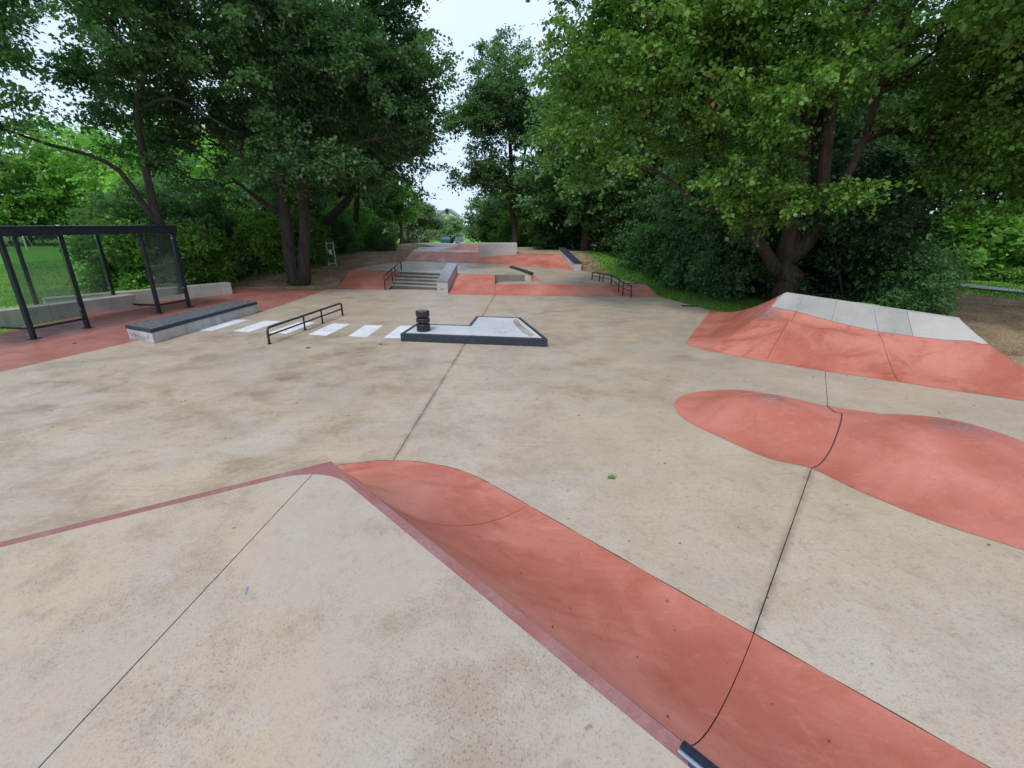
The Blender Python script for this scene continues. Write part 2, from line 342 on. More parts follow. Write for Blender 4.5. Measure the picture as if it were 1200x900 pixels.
def soil_shade(x, y):
    s = 0.
    s = max(s, smooth01((y-17.0)/2)*smooth01((x+15.5)/3)*(1-smooth01((x+1)/3))*(1-smooth01((y-50)/12)))       # dead grass mound
    s = max(s, smooth01((x-8.2)/1.5)*(1-smooth01((x+.25*(y-8)-17.5)/2.0)) * (1-smooth01((y-17.5)/4)))        # worn earth right of the ramp
    if 3.5 < x < 9 and y > 12:
        s = max(s, .75*math.exp(-((x-(3.9+(24-y)*.06))/.8)**2)*smooth01((y-17)/2)*(1-smooth01((y-27)/2)))
    if x > 3 and y > 13: s = max(s, smooth01((x-(9.3+max(0, 20-y)*.1-max(0, y-20)*.3))/1.2)*(1-smooth01((x-15)/2)))     # under the shrubs
    if x > 2.5 and y > 11.5 and not in_poly(x, y, pave_outline): s = max(s, .36*(1-smooth01((x-13)/3)))  # verge: brown patches mixed in to darken it, painted tree shade
    return s
xs = np.concatenate([np.arange(-120, -22, 7), np.arange(-22, 22, .36), np.arange(22, 130, 6)])
ys = np.concatenate([np.arange(-30, -4, 4), np.arange(-4, 34, .36), np.arange(34, 60, 1.5), np.arange(60, 160, 6), np.array([200, 300, 500])])
GV = [(x, y, ground_z(x, y)) for y in ys for x in xs]; nx = len(xs)
GF = [(j*nx+i, j*nx+i+1, (j+1)*nx+i+1, (j+1)*nx+i) for j in range(len(ys)-1) for i in range(nx-1)]
go = mesh_obj('ground', GV, GF, M['ground'], None, True); go['kind'] = 'structure'
a_ = go.data.attributes.new('soil_shade', 'FLOAT', 'POINT'); a_.data.foreach_set('value', [soil_shade(v[0], v[1]) for v in GV])
def gz(x, y): return ground_z(x, y)

# distant ring of land so the horizon closes
# ------------------------------------------------------------------ main slab, in cast panels with open joints
plaza = thing('plaza_slab', None or 'x', 'x'); del plaza['label']; del plaza['category']; plaza['kind'] = 'structure'
sub = MB().prism(slab_outline, -.30, -.02).build('joint_bed', M['joint'], plaza)
J1 = (at(460, 541), at(580, 346)); J2 = (at(882, 745), at(951, 549)); J3 = (at(660, 410), at(805, 463))
panels = split([[p[:2] for p in slab_outline]], *J1)
res = []
for P in panels:
    cx = sum(p[0] for p in P)/len(P)
    if cx > 0:
        hc_ = at(965, 510); J2u = (at(970, 475), at(967, 436)); low = clip(P, hc_, (-.6, -.8)); upp = clip(P, hc_, (.6, .8))
        for Q in split([low], *J2)+split([upp], *J2u):
            c2 = sum(p[0] for p in Q)/len(Q)
            dd = (J2[1][0]-J2[0][0], J2[1][1]-J2[0][1]); side = dd[0]*(sum(p[1] for p in Q)/len(Q)-J2[0][1])-dd[1]*(c2-J2[0][0])
            res += split([Q], *J3) if side > 0 else [Q]
    else: res.append(P)
for P in res: MB().prism(P, -.15, 0.0).build('slab_panel', M['slab'], plaza)
# zebra stripes painted on it
for q in ([(229, 387), (249, 387.7), (291, 375), (272.5, 374.4)], [(273, 388.2), (292.5, 389), (329, 376.6), (310, 376)],
          [(315, 390), (336, 391), (370, 378), (350, 377.4)], [(361, 392), (382.5, 393.5), (410, 380), (390, 379)],
          [(408, 394), (430, 395), (449, 381.6), (428, 381)], [(450, 395.6), (470, 396.6), (486, 382), (469, 381.6)]):
    MB().prism([at(*p)[:2] for p in q], -.01, .004).build('zebra_stripe', M['white'], plaza)

# red apron on the left
apron_poly = [p[:2] for p in slab_left]+[(-13.2, -3), (-12.7, 8), (-12.55, 15.3), (-11.65, 19.4)]
apron = MB().prism(apron_poly, -.15, .0).build('red_apron', None); RC = red_concrete('red_concrete_apron', (), .6, .75); apron.data.materials.append(RC); apron['kind'] = 'structure'

# ================================================================== FOREGROUND PLATFORM + QUARTER PIPE
PH = .85
cL, cC, cR = Vector(at(0, 636, PH)).to_2d(), Vector(at(388, 541, PH)).to_2d(), Vector(at(797, 868, PH)).to_2d()
dl, dr = (cL-cC).normalized(), (cR-cC).normalized(); nl = Vector((dl.y, -dl.x)); nr = Vector((-dr.y, dr.x))
if nl.y < 0: nl = -nl
if nr.x < 0: nr = -nr
RUN = 1.57; RAD = (RUN**2+PH**2)/(2*PH)
fp = thing('quarter_pipe', 'beige speckled platform in the foreground with long red curved slope rolling round its corner', 'skate ramp', (0, 0, 0))
Ll, Lr = 11.0, 11.0
sL = (0.0, 'edge')
jt2 = Vector(at(882, 745)).to_2d(); s2 = (jt2-cC).dot(dr); jt1 = Vector(at(612, 597)).to_2d(); s1 = (jt1-cC).dot(dr)
def prof_pts(C, T, H, n=16):
    C, T = Vector(C[:2]), Vector(T[:2]); L = (T-C).length; R = (L*L+H*H)/(2*H); o = []
    for k in range(n+1):
        u = (k/n); d = L*(1-u); z = R-math.sqrt(max(0, R*R-d*d)); p = C+(T-C)*u; o.append((p.x, p.y, z+.004))
    return o
def ruled(pairs, mat, parent, name='slope_panel', H=PH):
    V = []; F = []; n = 16; Hs = H if isinstance(H, list) else [H]*len(pairs)
    for (C, T), h in zip(pairs, Hs): V += prof_pts(C, T, h, n)
    for i in range(len(pairs)-1):
        for k in range(n): F.append((i*(n+1)+k, i*(n+1)+k+1, (i+1)*(n+1)+k+1, (i+1)*(n+1)+k))
    return mesh_obj(name, V, F, mat, parent, True)
def off(p, n, r=RUN): return p+n*r
g_ = .0026
RF = red_concrete('red_concrete_foreground', (), .6)
pl = [(cC+dl*(Ll*(1-k/8)), off(cC+dl*(Ll*(1-k/8)), nl)) for k in range(9)]
a0, a1 = math.atan2(nl.y, nl.x), math.atan2(nr.y, nr.x)
arc = [(cC, cC+Vector((math.cos(a0+(a1-a0)*k/14), math.sin(a0+(a1-a0)*k/14)))*RUN) for k in range(1, 15)]
s2c = (cR-cC).dot(dr)+.012
def rseg(sa, sb, n=5, ca=None, cb=None):
    ca = sa if ca is None else ca; cb = sb if cb is None else cb
    return [(cC+dr*(ca+(cb-ca)*k/n), off(cC+dr*(sa+(sb-sa)*k/n), nr)) for k in range(n+1)]
ruled(pl+arc+rseg(.01, s1-g_, 3), RF, fp); ruled(rseg(s1+g_, s2-g_, 8, None, s2c-g_), RF, fp); ruled(rseg(s2+g_, Lr, 8, s2c+g_, Lr), RF, fp)
# joint backing
for s_, c_s in ((s1, s1), (s2, s2c)):
    V = prof_pts(cC+dr*(c_s-.02), off(cC+dr*(s_-.02), nr), PH)+prof_pts(cC+dr*(c_s+.02), off(cC+dr*(s_+.02), nr), PH)
    V = [(x, y, z-.018) for x, y, z in V]; F = [(k, k+1, 18+k, 17+k) for k in range(16)]
    mesh_obj('joint_filler', V, F, M['joint'], fp)
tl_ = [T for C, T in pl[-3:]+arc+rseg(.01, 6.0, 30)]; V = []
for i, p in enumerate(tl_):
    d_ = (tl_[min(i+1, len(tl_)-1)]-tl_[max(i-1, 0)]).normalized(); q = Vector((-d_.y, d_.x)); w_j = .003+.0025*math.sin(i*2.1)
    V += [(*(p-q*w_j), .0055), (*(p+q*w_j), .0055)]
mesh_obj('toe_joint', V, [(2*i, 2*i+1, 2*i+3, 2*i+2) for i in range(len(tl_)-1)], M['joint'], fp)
# deck: rounded inner polygon
W = .056
bis = (dl+dr).normalized(); half = math.acos(max(-1, min(1, dl.dot(dr))))/2
rin = .42; tang = rin/math.tan(half); ci = cC+bis*(W/math.sin(half)); tl, trr = ci+dl*tang, ci+dr*tang
cc_ = ci+bis*(rin/math.sin(half)); b0 = math.atan2((tl-cc_).y, (tl-cc_).x); b1 = math.atan2((trr-cc_).y, (trr-cc_).x)
while b1 > b0: b1 -= 2*math.pi
if b0-b1 > math.pi: b1 += 2*math.pi
rc = [cc_+Vector((math.cos(b0+(b1-b0)*k/12), math.sin(b0+(b1-b0)*k/12)))*rin for k in range(13)]
inner = [ci+dl*Ll]+rc+[ci+dr*Lr]
deck_poly = [tuple(p) for p in inner]+[(9, -9), (-12, -9)]
JP = (at(45, 900, PH), at(365, 557, PH))
for P in split([deck_poly], *JP, gap=.0032): MB().prism(P, PH-.15, PH).build('deck_panel', M['speck'], fp)
MB().prism(deck_poly, 0.0, PH-.02).build('joint_bed', M['joint'], fp)
outer = [cC+dl*Ll]+[cC]*13+[cC+dr*Lr]
def strip(sa, sb, mat, name, z):
    pass
V = []; F = []
seq_in = [ci+dl*Ll, tl]+rc[1:-1]+[trr]
seq_out = [cC+dl*Ll, cC+dl*(tang+.0)]+[lerp(tuple(cC+dl*tang), tuple(cC), k/6) if k <= 6 else lerp(tuple(cC), tuple(cC+dr*tang), (k-6)/6) for k in range(1, 12)]+[cC+dr*tang]
far_in, far_out = ci+dr*(s2c-.0), cC+dr*(s2c-.0)
seq_in.append(far_in); seq_out.append(far_out)
nseg = []
for i in range(len(seq_in)):
    V += [(seq_in[i][0], seq_in[i][1], PH+.001), (seq_out[i][0], seq_out[i][1], PH+.004)]
F = [(2*i, 2*i+1, 2*i+3, 2*i+2) for i in range(len(seq_in)-1)]
mesh_obj('lip_strip', V, F, M['strip'], fp, True)
# dark scuffed edge line along the lip, then the steel coping
def lip(p, q, r, mat, name, n=10):
    MB().tube([(*p, PH-.003), (*q, PH-.003)], r, n).build(name, mat, fp, True)
M['scuff'] = paint_metal('scuffed_lip_edge', (.08, .04, .045), .7, .8, (.16, .11, .13))
lip(cC+dl*.02, cC+dr*(s2c-.01), .0065, M['scuff'], 'lip_edge')
e0, e1 = cC+dr*s2c, cC+dr*Lr; i0, i1 = e0-nr*W*.85, e1-nr*W*.85
cop = MB().prism([tuple(e0), tuple(e1), tuple(i1), tuple(i0)], PH-.03, PH+.009).build('coping', M['coping'], fp)
MB().tube([(*(e0-nr*.012), PH-.002), (*(e1-nr*.012), PH-.002)], .022, 14).build('coping_tube', M['edge'], cop, True)
MB().tube([(*(e0-nr*.042), PH+.010), (*(e1-nr*.042), PH+.010)], .006, 8).build('coping_bead', paint_metal('bright_bead', (.42, .48, .58), .3), cop, True)
# little blue chalk mark
bl = MB(); p0, p1 = Vector(at(288, 697, PH)), Vector(at(290.5, 688, PH)); bl.bar(p0+Vector((0, 0, .0016)), p1+Vector((0, 0, .0016)), .006, .002)
bl.build('chalk_mark', NT('blue_chalk').fin((.16, .22, .42), .9), fp)

# ================================================================== RIGHT RAMP
RR = red_concrete('red_concrete_right', ((at(900, 372, .6), .5),), .75)
rt = thing('corner_ramp', 'large red ramp on the right with a grey concrete crown under the maple', 'skate ramp', (0, 0, 0))
C0, C1 = (6.0, 10.25), (8.12, 8.28); H0, H1 = 1.10, .91
def Cs(t): return lerp(C0, C1, t)
toe = [(6.26, 14.45, 0), (5.55, 13.15, 0), (4.85, 11.85, 0), (4.25, 10.75, 0), (3.93, 10.2, 0), (3.95, 9.85, 0), (4.14, 9.47, .0), (4.6, 9.02, .05), at(897, 423.5)[:2]+(.13,),
       at(960, 434)[:2]+(.34,), at(1053, 447.5)[:2]+(.56,), at(1100, 455)[:2]+(.74,), at(1150, 462.5)[:2]+(.88,), at(1200, 470)[:2]+(1,), (8.3, 6.2, 1), (8.75, 6.15, 1), (9.0, 6.45, 1), (9.05, 7.0, 1)]
n = 24; rows = []
for k, t in enumerate(toe):
    C = Vector(Cs(t[2])); T = Vector(t[:2]); H = H0+(H1-H0)*t[2]; L = (T-C).length; row = []
    wk = max(0., 1-abs(k-8)/3.2); ug = .17 if k <= 8 else (.22 if k == 9 else (.28 if k <= 11 else (.27 if k == 12 else .235)))
    for j in range(n+1):
        u = ug*j/7 if j <= 7 else ug+(1-ug)*(j-7)/(n-7); z0_ = (1-u)**1.75
        us = .42; zr = .60
        z1_ = zr*((1-u)/(1-us))**1.05 if u > us else zr-.07*math.sin(math.pi*min(1, (us-u)/us*1.6))+(1-zr)*((us-u)/us)**2.1
        z = H*(z0_*(1-wk)+z1_*wk)
        if 5 < k < 14: z += .05*(1-wk)*math.sin(math.pi*min(1, u*1.15))*H
        p = C+(T-C)*u; row.append((p.x, p.y, z+.004))
    rows.append(row)
def patch(ka, kb, ja, jb, mat, name, dz=0):
    V = []; F = []; m = jb-ja+1
    for k in range(ka, kb+1): V += [(x, y, z+dz) for x, y, z in rows[k][ja:jb+1]]
    for k in range(kb-ka):
        for j in range(m-1): F.append((k*m+j, k*m+j+1, (k+1)*m+j+1, (k+1)*m+j))
    F = [f for f in F]
    return mesh_obj(name, V, F, mat, rt, True)
GJ = 7
def shrink(o, g=.003): return o
patch(0, 6, 3, n, RR, 'slope_panel'); patch(6, 8, GJ, n, RR, 'slope_panel'); patch(8, 10, GJ, n, RR, 'slope_panel'); patch(10, 17, GJ, n, RR, 'slope_panel')
patch(5, 6, 3, GJ, RR, 'slope_panel', .0005)
MG = plain_concrete('crown_concrete', (.28, .28, .27), (.34, .335, .32), (.19, .185, .17), .5); ML = plain_concrete('crown_concrete_pale', (.35, .345, .33), (.40, .395, .375), (.24, .23, .22), .4)
patch(0, 6, 0, 3, MG, 'crown_panel'); patch(6, 8, 0, GJ, MG, 'crown_panel'); patch(8, 9, 0, GJ, MG, 'crown_panel'); patch(9, 10, 0, GJ, MG, 'crown_panel'); patch(10, 11, 0, GJ, MG, 'crown_panel'); patch(11, 17, 0, GJ, ML, 'crown_panel')
def seam(k, ja, jb, w=.006):
    P = [Vector(rows[k][j]) for j in range(ja, jb+1)]; d = (Vector(rows[k+1][(ja+jb)//2])-Vector(rows[k-1][(ja+jb)//2])).normalized()*w
    V = []; 
    for p in P: V += [p-d+Vector((0, 0, .002)), p+d+Vector((0, 0, .002))]
    mesh_obj('seam', V, [(2*i, 2*i+1, 2*i+3, 2*i+2) for i in range(len(P)-1)], M['joint'], rt)
seam(8, GJ, n, .0035); seam(10, GJ, n, .0035)
for k in (8, 9, 10): seam(k, 0, GJ, .002)
seam(11, 0, GJ, .003)
V = []
for k in range(6, 17): p = Vector(rows[k][GJ]); V += [p+Vector((0, 0, .003)), Vector(lerp(rows[k][GJ], rows[k][GJ+1], .06))+Vector((0, 0, .003))]
mesh_obj('seam', V, [(2*i, 2*i+1, 2*i+3, 2*i+2) for i in range(10)], M['joint'], rt)
# crown top edge and body skirt behind
cA, cB = Vector(C0), Vector(C1); nb = Vector((.68, .73)); 
MB().prism([tuple(cA), tuple(cB), tuple(cB+nb*.22), tuple(cA+nb*.22)], 0, [H0, H1, H1, H0]).build('top_edge', M['pale'], rt)
edge = [rows[0][j] for j in range(n+1)]
V = []; 
for p in edge: V += [p, (p[0]+.02, p[1], -.3)]
mesh_obj('side_wall', V, [(2*i, 2*i+1, 2*i+3, 2*i+2) for i in range(n)], M['pale'], rt)
V = []
for p in rows[-1]: V += [p, (p[0], p[1]+.02, -.3)]
mesh_obj('side_wall', V, [(2*i, 2*i+1, 2*i+3, 2*i+2) for i in range(n)], M['pale'], rt)

# ================================================================== TWIN-PEAK HUMP
def catmull(P, m=8):
    o = []; N = len(P)
    for i in range(N):
        p0, p1, p2, p3 = (Vector(P[(i+k-1) % N]) for k in range(4))
        for k in range(m):
            t = k/m; o.append(.5*((2*p1)+(p2-p0)*t+(2*p0-5*p1+4*p2-p3)*t*t+(3*p1-p0-3*p2+p3)*t**3))
    return o
hb = [at(790, 474)[:2], at(808, 461)[:2], at(862, 457)[:2], at(920, 465)[:2], at(965, 475)[:2], at(1035, 486)[:2], at(1110, 500)[:2], at(1200, 522)[:2], (7.6, 4.1), (8.0, 3.1), (7.3, 2.2), (6.0, 2.05), (5.0, 2.4),
      at(1200, 645)[:2], at(1100, 613)[:2], at(1010, 577)[:2], at(950, 549)[:2], at(900, 537)[:2], at(845, 513)[:2], at(803, 492)[:2]]
HB = [tuple(p) for p in catmull(hb, 5)]
P1 = at(905, 472, .27); P2 = at(1120, 509, .33)
def hump_z(x, y):
    d = seg_dist(x, y, HB)
    def bmp(c, h, r): q = math.hypot(x-c[0], y-c[1])/r; return h*max(0, 1-q)**1.25*(1+.5*q) if q < 1 else 0
    s = .03*min(1, d/.8); e = smooth01(d/.8)
    b = (bmp(P1, .33, 1.2)**3+bmp(P2, .42, 1.62)**3)**(1/3)
    return (s+b)*e
xa = [p[0] for p in HB]; ya = [p[1] for p in HB]
def hump_side(sgn, parent, mat):
    dx, dy = (J2[1][0]-J2[0][0], J2[1][1]-J2[0][1]); L = math.hypot(dx, dy); nn = (-dy/L*sgn, dx/L*sgn)
    poly = clip(HB, J2[0], nn, .0); c = ((P1 if sgn > 0 else P2)[0], (P1 if sgn > 0 else P2)[1])
    # fan of rings from the peak to the outline
    dense = []
    for i in range(len(poly)):
        a, b = poly[i], poly[(i+1) % len(poly)]; m = max(1, int(math.hypot(a[0]-b[0], a[1]-b[1])/.07))
        dense += [lerp(a, b, k/m) for k in range(m)]
    R = 30; V = [(c[0], c[1], hump_z(*c)+.004)]; F = []; N = len(dense)
    for r in range(1, R+1):
        for q in dense:
            p = lerp(c, q, r/R); V.append((p[0], p[1], hump_z(*p)+.004))
    for k in range(N): F.append((0, 1+k, 1+(k+1) % N))
    for r in range(R-1):
        for k in range(N): F.append((1+r*N+k, 1+(r+1)*N+k, 1+(r+1)*N+(k+1) % N, 1+r*N+(k+1) % N))
    if F:
        ob = mesh_obj('hump_panel', V, F, mat, parent, True)
        if ob.data.polygons[0].normal.z < 0: ob.data.flip_normals()
hump = thing('twin_hump', 'low pinkish red double hump island with dark scuffed peaks beside the right ramp', 'skate hump', (0, 0, 0))
RH = red_concrete('red_concrete_hump', ((tuple(P1), .34), (tuple(P2), .40)), .18)
hump_side(1, hump, RH); hump_side(-1, hump, RH)
jp = [Vector(at(968.5, 475.5)).to_2d(), Vector(at(980, 483, .05)).to_2d(), Vector(at(984, 497, .08)).to_2d(), Vector(at(977, 521, .08)).to_2d(), Vector(at(963, 540, .04)).to_2d(), Vector(at(951, 549.5)).to_2d()]
V = []; L_ = []
for i in range(len(jp)-1):
    q0, q1, q2, q3 = jp[max(i-1, 0)], jp[i], jp[i+1], jp[min(i+2, len(jp)-1)]
    for t in range(10): t = t/10; L_.append(.5*((2*q1)+(q2-q0)*t+(2*q0-5*q1+4*q2-q3)*t*t+(3*q1-q0-3*q2+q3)*t**3))
for i, p in enumerate(L_[:-1]):
    d_ = (L_[i+1]-p).normalized(); nJ = Vector((-d_.y, d_.x))
    for s_ in (-.006, .006): q = p+nJ*s_; V.append((q.x, q.y, hump_z(q.x, q.y)+.012))
mesh_obj('joint_filler', V, [(2*i, 2*i+1, 2*i+3, 2*i+2) for i in range(len(L_)-2)], M['joint'], hump)

# ================================================================== MIDDLE: manual pad, bollard, rail, ledge
pad = thing('manual_pad', 'low white L-shaped platform with black steel edges in the middle of the plaza', 'skate pad', at(556, 400))
PZ = .18
pp = [at(469, 391, PZ), at(642, 397.3, PZ), at(610, 372, PZ), at(558, 370.4, PZ), at(549, 381, PZ), at(488, 379, PZ)]
def inset(P, w):
    n = len(P); o = []
    for i in range(n):
        a, b, c = (Vector(P[(i+k-1) % n][:2]) for k in range(3)); d1 = (b-a).normalized(); d2 = (c-b).normalized(); n1 = Vector((-d1.y, d1.x)); n2 = Vector((-d2.y, d2.x))
        m = (n1+n2); m = m/m.dot(n1) ; o.append(tuple(b+m*w))
    return o
pi_ = inset(pp, .09)
MB().prism(pi_, 0, PZ-.003).build('platform_top', M['padtop'], pad)
for i in range(6):
    j = (i+1) % 6; bevel(MB().prism([pp[i][:2], pp[j][:2], pi_[j], pi_[i]], .002, PZ).build('steel_edge', M['edge'], pad), .006)
# worn patch of bare cement at the right side of the pad
wp = [(602, 374), (607, 374.5), (610, 380), (618, 386), (626, 392), (622, 394.5), (613, 390), (605, 382), (601, 377)]
MB().prism([at(*p, PZ)[:2] for p in wp], PZ-.02, PZ+.001).build('cement_patch', plain_concrete('rough_patch', (.22, .21, .17), (.34, .33, .28)), pad)

bb = at(496.5, 387.5, PZ); bo = thing('bollard', 'short black ribbed cylinder standing on the left arm of the white pad', 'bollard', bb)
zz = PZ; r = .158
for k, (h, rr_) in enumerate(((.17, r), (.035, r*.66), (.10, r), (.035, r*.66), (.13, r*1.0))):
    m = MB(); N = 24; m.tube([(bb[0], bb[1], zz), (bb[0], bb[1], zz+.012), (bb[0], bb[1], zz+h-.012), (bb[0], bb[1], zz+h)], [rr_-.01, rr_, rr_, rr_-.01], N)
    m.build('drum' if k % 2 == 0 else 'waist', M['rubber'], bo, False); zz += h
MB().tube([(bb[0], bb[1], zz), (bb[0], bb[1], zz+.006)], r*.8, 24).build('cap', NT('grey_cap').fin((.10, .105, .115), .5), bo)

def rail(name, label, cat, top, feet, r=.022, mid=None, post_idx=None, group=None):
    root = thing(name, label, cat, feet[0], group)
    MB().tube(top, r, 10).build('top_rail', M['blackmetal'], root, True)
    if mid: MB().tube(mid, r*.8, 8).build('mid_rail', M['blackmetal'], root, True)
    return root
# flat low rail
ra, rb = Vector(at(316, 403)), Vector(at(401.5, 369.5)); rh = .36
root = thing('flat_rail', 'low black steel grind rail with rounded ends beside the white stripes', 'grind rail', tuple(ra))
z = Vector((0, 0, 1)); d = (rb-ra).normalized()
tp = [ra, ra+z*(rh-.08), ra+z*(rh-.02)+d*.025, ra+z*rh+d*.09]+[rb+z*rh-d*.09, rb+z*(rh-.02)-d*.025, rb+z*(rh-.08), rb]
MB().tube(tp, .026, 10).build('top_rail', M['blackmetal'], root, True)
MB().tube([ra+z*.19, rb+z*.19], .02, 8).build('mid_rail', M['blackmetal'], root, True)
for f in (.42, .67): MB().tube([ra.lerp(rb, f), ra.lerp(rb, f)+z*rh], .022, 8).build('post', M['blackmetal'], root, True)
for f in (0, .42, .67, 1): MB().tube([ra.lerp(rb, f), ra.lerp(rb, f)+z*.008], .05, 12).build('foot_plate', M['blackmetal'], root)

# long ledge (bench) with steel top
BH = .32
Aq = at(147, 402); Bq = at(176, 402.5); Cq = at(304.5, 366.5)
t1, t2, t3, t4 = at(146, 381, BH), at(176.5, 386.5, BH), at(301.5, 353.5, BH), at(280, 351.5, BH)
ledge = thing('ledge', 'long pale concrete ledge with dark steel top in front of the shelter', 'skate ledge', t2[:2]+(0,))
poly = [t1[:2], t2[:2], t3[:2], t4[:2]]
bevel(MB().prism(inset(poly, .015), 0, BH-.075).build('block', M['grit'], ledge), .01)
bevel(MB().prism(poly, BH-.075, BH-.002).build('steel_band', M['edge'], ledge), .008)
MB().prism(inset(poly, .05), BH-.01, BH+.003).build('steel_top', M['ledgetop'], ledge)
def scribble(px, z0, z1, A, B, parent, mat, seed=1, w=.008):
    """hand drawn tag on a vertical face between A and B"""
    rnd = random.Random(seed); A, B = Vector((A[0], A[1], 0)), Vector((B[0], B[1], 0)); nrm = (B-A).cross(Vector((0, 0, 1))).normalized()*.008; m = MB()
    for stroke in px:
        pts = [A.lerp(B, u)+Vector((0, 0, z0+(z1-z0)*v))+nrm for u, v in stroke]
        m.tube(pts, w/2, 5)
    return m.build('graffiti', mat, parent)
GM = NT('purple_marker').fin((.11, .06, .12), .7)
scribble([[(.12, .9), (.2, .2), (.28, .8), (.32, .2)], [(.36, .6), (.44, .5), (.42, .3), (.36, .3), (.36, .7)], [(.5, .9), (.5, .2), (.58, .5), (.64, .2)], [(.66, .8), (.7, .3), (.82, .35), (.86, .85)], [(.3, .0), (.7, .06)]],
         .06, .2, t1, t2, ledge, GM)

# ================================================================== STEPS, BANKS, DECKS at the back
deck = thing('raised_deck', 'pale upper concrete deck reached by the steps behind the plaza', 'concrete deck', at(500, 312, DZ)[:2]+(0,))
d_a, d_b, d_c = at(412.5, 316, DZ), at(437, 311, DZ), at(474, 306, DZ)
e_right = [at(623, 321.8, DZ), at(599, 313.7, DZ), at(584, 309.6, DZ)]
stTL, stTR = at(468.5, 318, DZ), at(518, 320, DZ)
bkTL, bkTR = at(531, 320.4, DZ), at(580, 322, DZ)
upoly = [d_a, at(452, 317, DZ), stTL, stTR, bkTL, bkTR, e_right[0], e_right[1], e_right[2], d_c, d_b]
MB().prism([p[:2] for p in upoly], -.2, DZ).build('deck_slab', M['slab'], deck)
lower = thing('lower_deck', 'low pale concrete landing behind the wide red bank beside the curved rail', 'concrete deck', at(660, 325, LZ)[:2]+(0,))
lpoly = [at(580, 333, LZ), at(741, 333.6, LZ), at(753, 333, LZ), at(732, 329, LZ), at(695, 319.6, LZ), at(681, 316.9, LZ), at(672, 316.9, LZ), at(590, 329, LZ)]
MB().prism([p[:2] for p in lpoly], -.2, LZ).build('deck_slab', M['slab'], lower)
lq = [at(620, 330.5, LZ+.003), at(660, 332.8, LZ+.003), at(672, 316.9, LZ+.003), at(584, 309.6, DZ+.003), (at(599, 313.7, DZ)[0]+.08, at(599, 313.7, DZ)[1], DZ-.02)]
mesh_obj('rising_slab', lq, [(0, 1, 2), (0, 2, 4), (2, 3, 4)], M['slab'], lower)
dk = at(742, 332.3, LZ); MB().box((dk[0], dk[1], LZ+.004), (.42, .2, .01)).build('drain_grate', M['rust'], lower)
# block face (pale wall) and its steel edge and red kicker
fc = MB().prism([at(580, 329.6, LZ)[:2], (at(621, 329.6, LZ)[0], at(621, 329.6, LZ)[1]), e_right[0][:2], bkTR[:2]], LZ, DZ-.01).build('block_face', M['wallc'], deck)
er0, er1 = Vector(e_right[0]), Vector(e_right[1]); 
MB().bar(er0+Vector((0, 0, .03)), er1+Vector((0, 0, .03)), .16, .12).build('steel_edge', M['edge'], deck)
k0 = at(623, 329.8, LZ); k1 = at(636, 329.6, LZ); k2 = (er1.x+.3, er1.y, LZ)
mesh_obj('kicker', [(er0.x+.05, er0.y, DZ), k0, k1, k2, (er1.x+.05, er1.y, DZ), (er0.x+.05, er0.y, LZ)], [(0, 5, 1), (0, 1, 2), (0, 2, 3, 4)], RR, lower)

# banks
def bank(name, label, bl_, br_, tr_, tl_, mat, seams=()):
    root = thing(name, label, 'skate bank', bl_); n_ = 8
    cuts = [0]+list(seams)+[1]
    for a, b in zip(cuts[:-1], cuts[1:]):
        V = []
        a2 = a+(.0008 if a > 0 else 0); b2 = b-(.0008 if b < 1 else 0)
        for f in (a2, b2):
            lo, hi = Vector(lerp(bl_, br_, f)), Vector(lerp(tl_, tr_, f))
            for k in range(n_+1):
                u = k/n_; zc = u+.06*math.sin(2*math.pi*u)*-1; p = lo.lerp(hi, u); V.append((p.x, p.y, lo.z+(hi.z-lo.z)*zc+.004))
            V.append((hi.x, hi.y, -.2)); V.append((lo.x, lo.y, -.2))
        m = n_+3
        F = [(k, m+k, m+k+1, k+1) for k in range(n_)]+[tuple(range(m)), tuple(range(2*m-1, m-1, -1))]
        mesh_obj('bank_panel', V, F, mat, root)
    return root
RB = red_concrete('red_concrete_banks', (), .35)
bank('skate_bank', 'small dark red sloping bank left of the steps', at(394, 338.3), at(452, 339.3), at(455, 317, DZ), at(412.5, 316, DZ), RB)
bank('skate_bank', 'pinkish red bank between the grey ledge and the narrow joint, right of the steps', at(525.5, 345), at(580, 346), at(580, 321.8, DZ), at(535, 320.4, DZ), RB)
bank('skate_bank', 'long low red bank running under the curved rail on the right', at(580.3, 346), at(773, 347.8), at(756, 333.3, LZ), at(580.3, 333, LZ), RB, (.42,))

# stairs
st = thing('steps', 'five low grey concrete steps between the handrail and the ledge', 'steps', at(485, 338))
s0l, s0r = Vector(at(456.5, 337)), Vector(at(517, 339.8)); s1l, s1r = Vector(stTL), Vector(stTR)
for k in range(5):
    z1 = DZ*(k+1)/5 - (.002 if k == 4 else 0); f = k/4*.98
    l, r_ = s0l.lerp(s1l, f), s0r.lerp(s1r, f); bl2, br2 = s1l+Vector((0, .03, 0)), s1r+Vector((0, .03, 0))
    if k < 4: m = MB().prism([l[:2], r_[:2], (br2.x, br2.y), (bl2.x, bl2.y)], -.1, z1)
    else: m = MB().prism([l[:2], r_[:2], (br2.x, br2.y+.02), (bl2.x, bl2.y+.02)], -.1, z1)
    o_s = bevel(m.build('step', M['riser'], st), .012)
    fd = (s1l-s0l).normalized()*.012; MB().prism([(l-fd)[:2], (r_-fd)[:2], (br2.x, br2.y+.03), (bl2.x, bl2.y+.03)], z1-.022, z1+.003).build('tread', M['stepc'], o_s)
# red flank between rail and steps
mesh_obj('flank', [at(451, 339.5), at(457, 337.5), at(469, 318, DZ), at(452, 317, DZ)], [(0, 1, 2, 3)], RB, st)
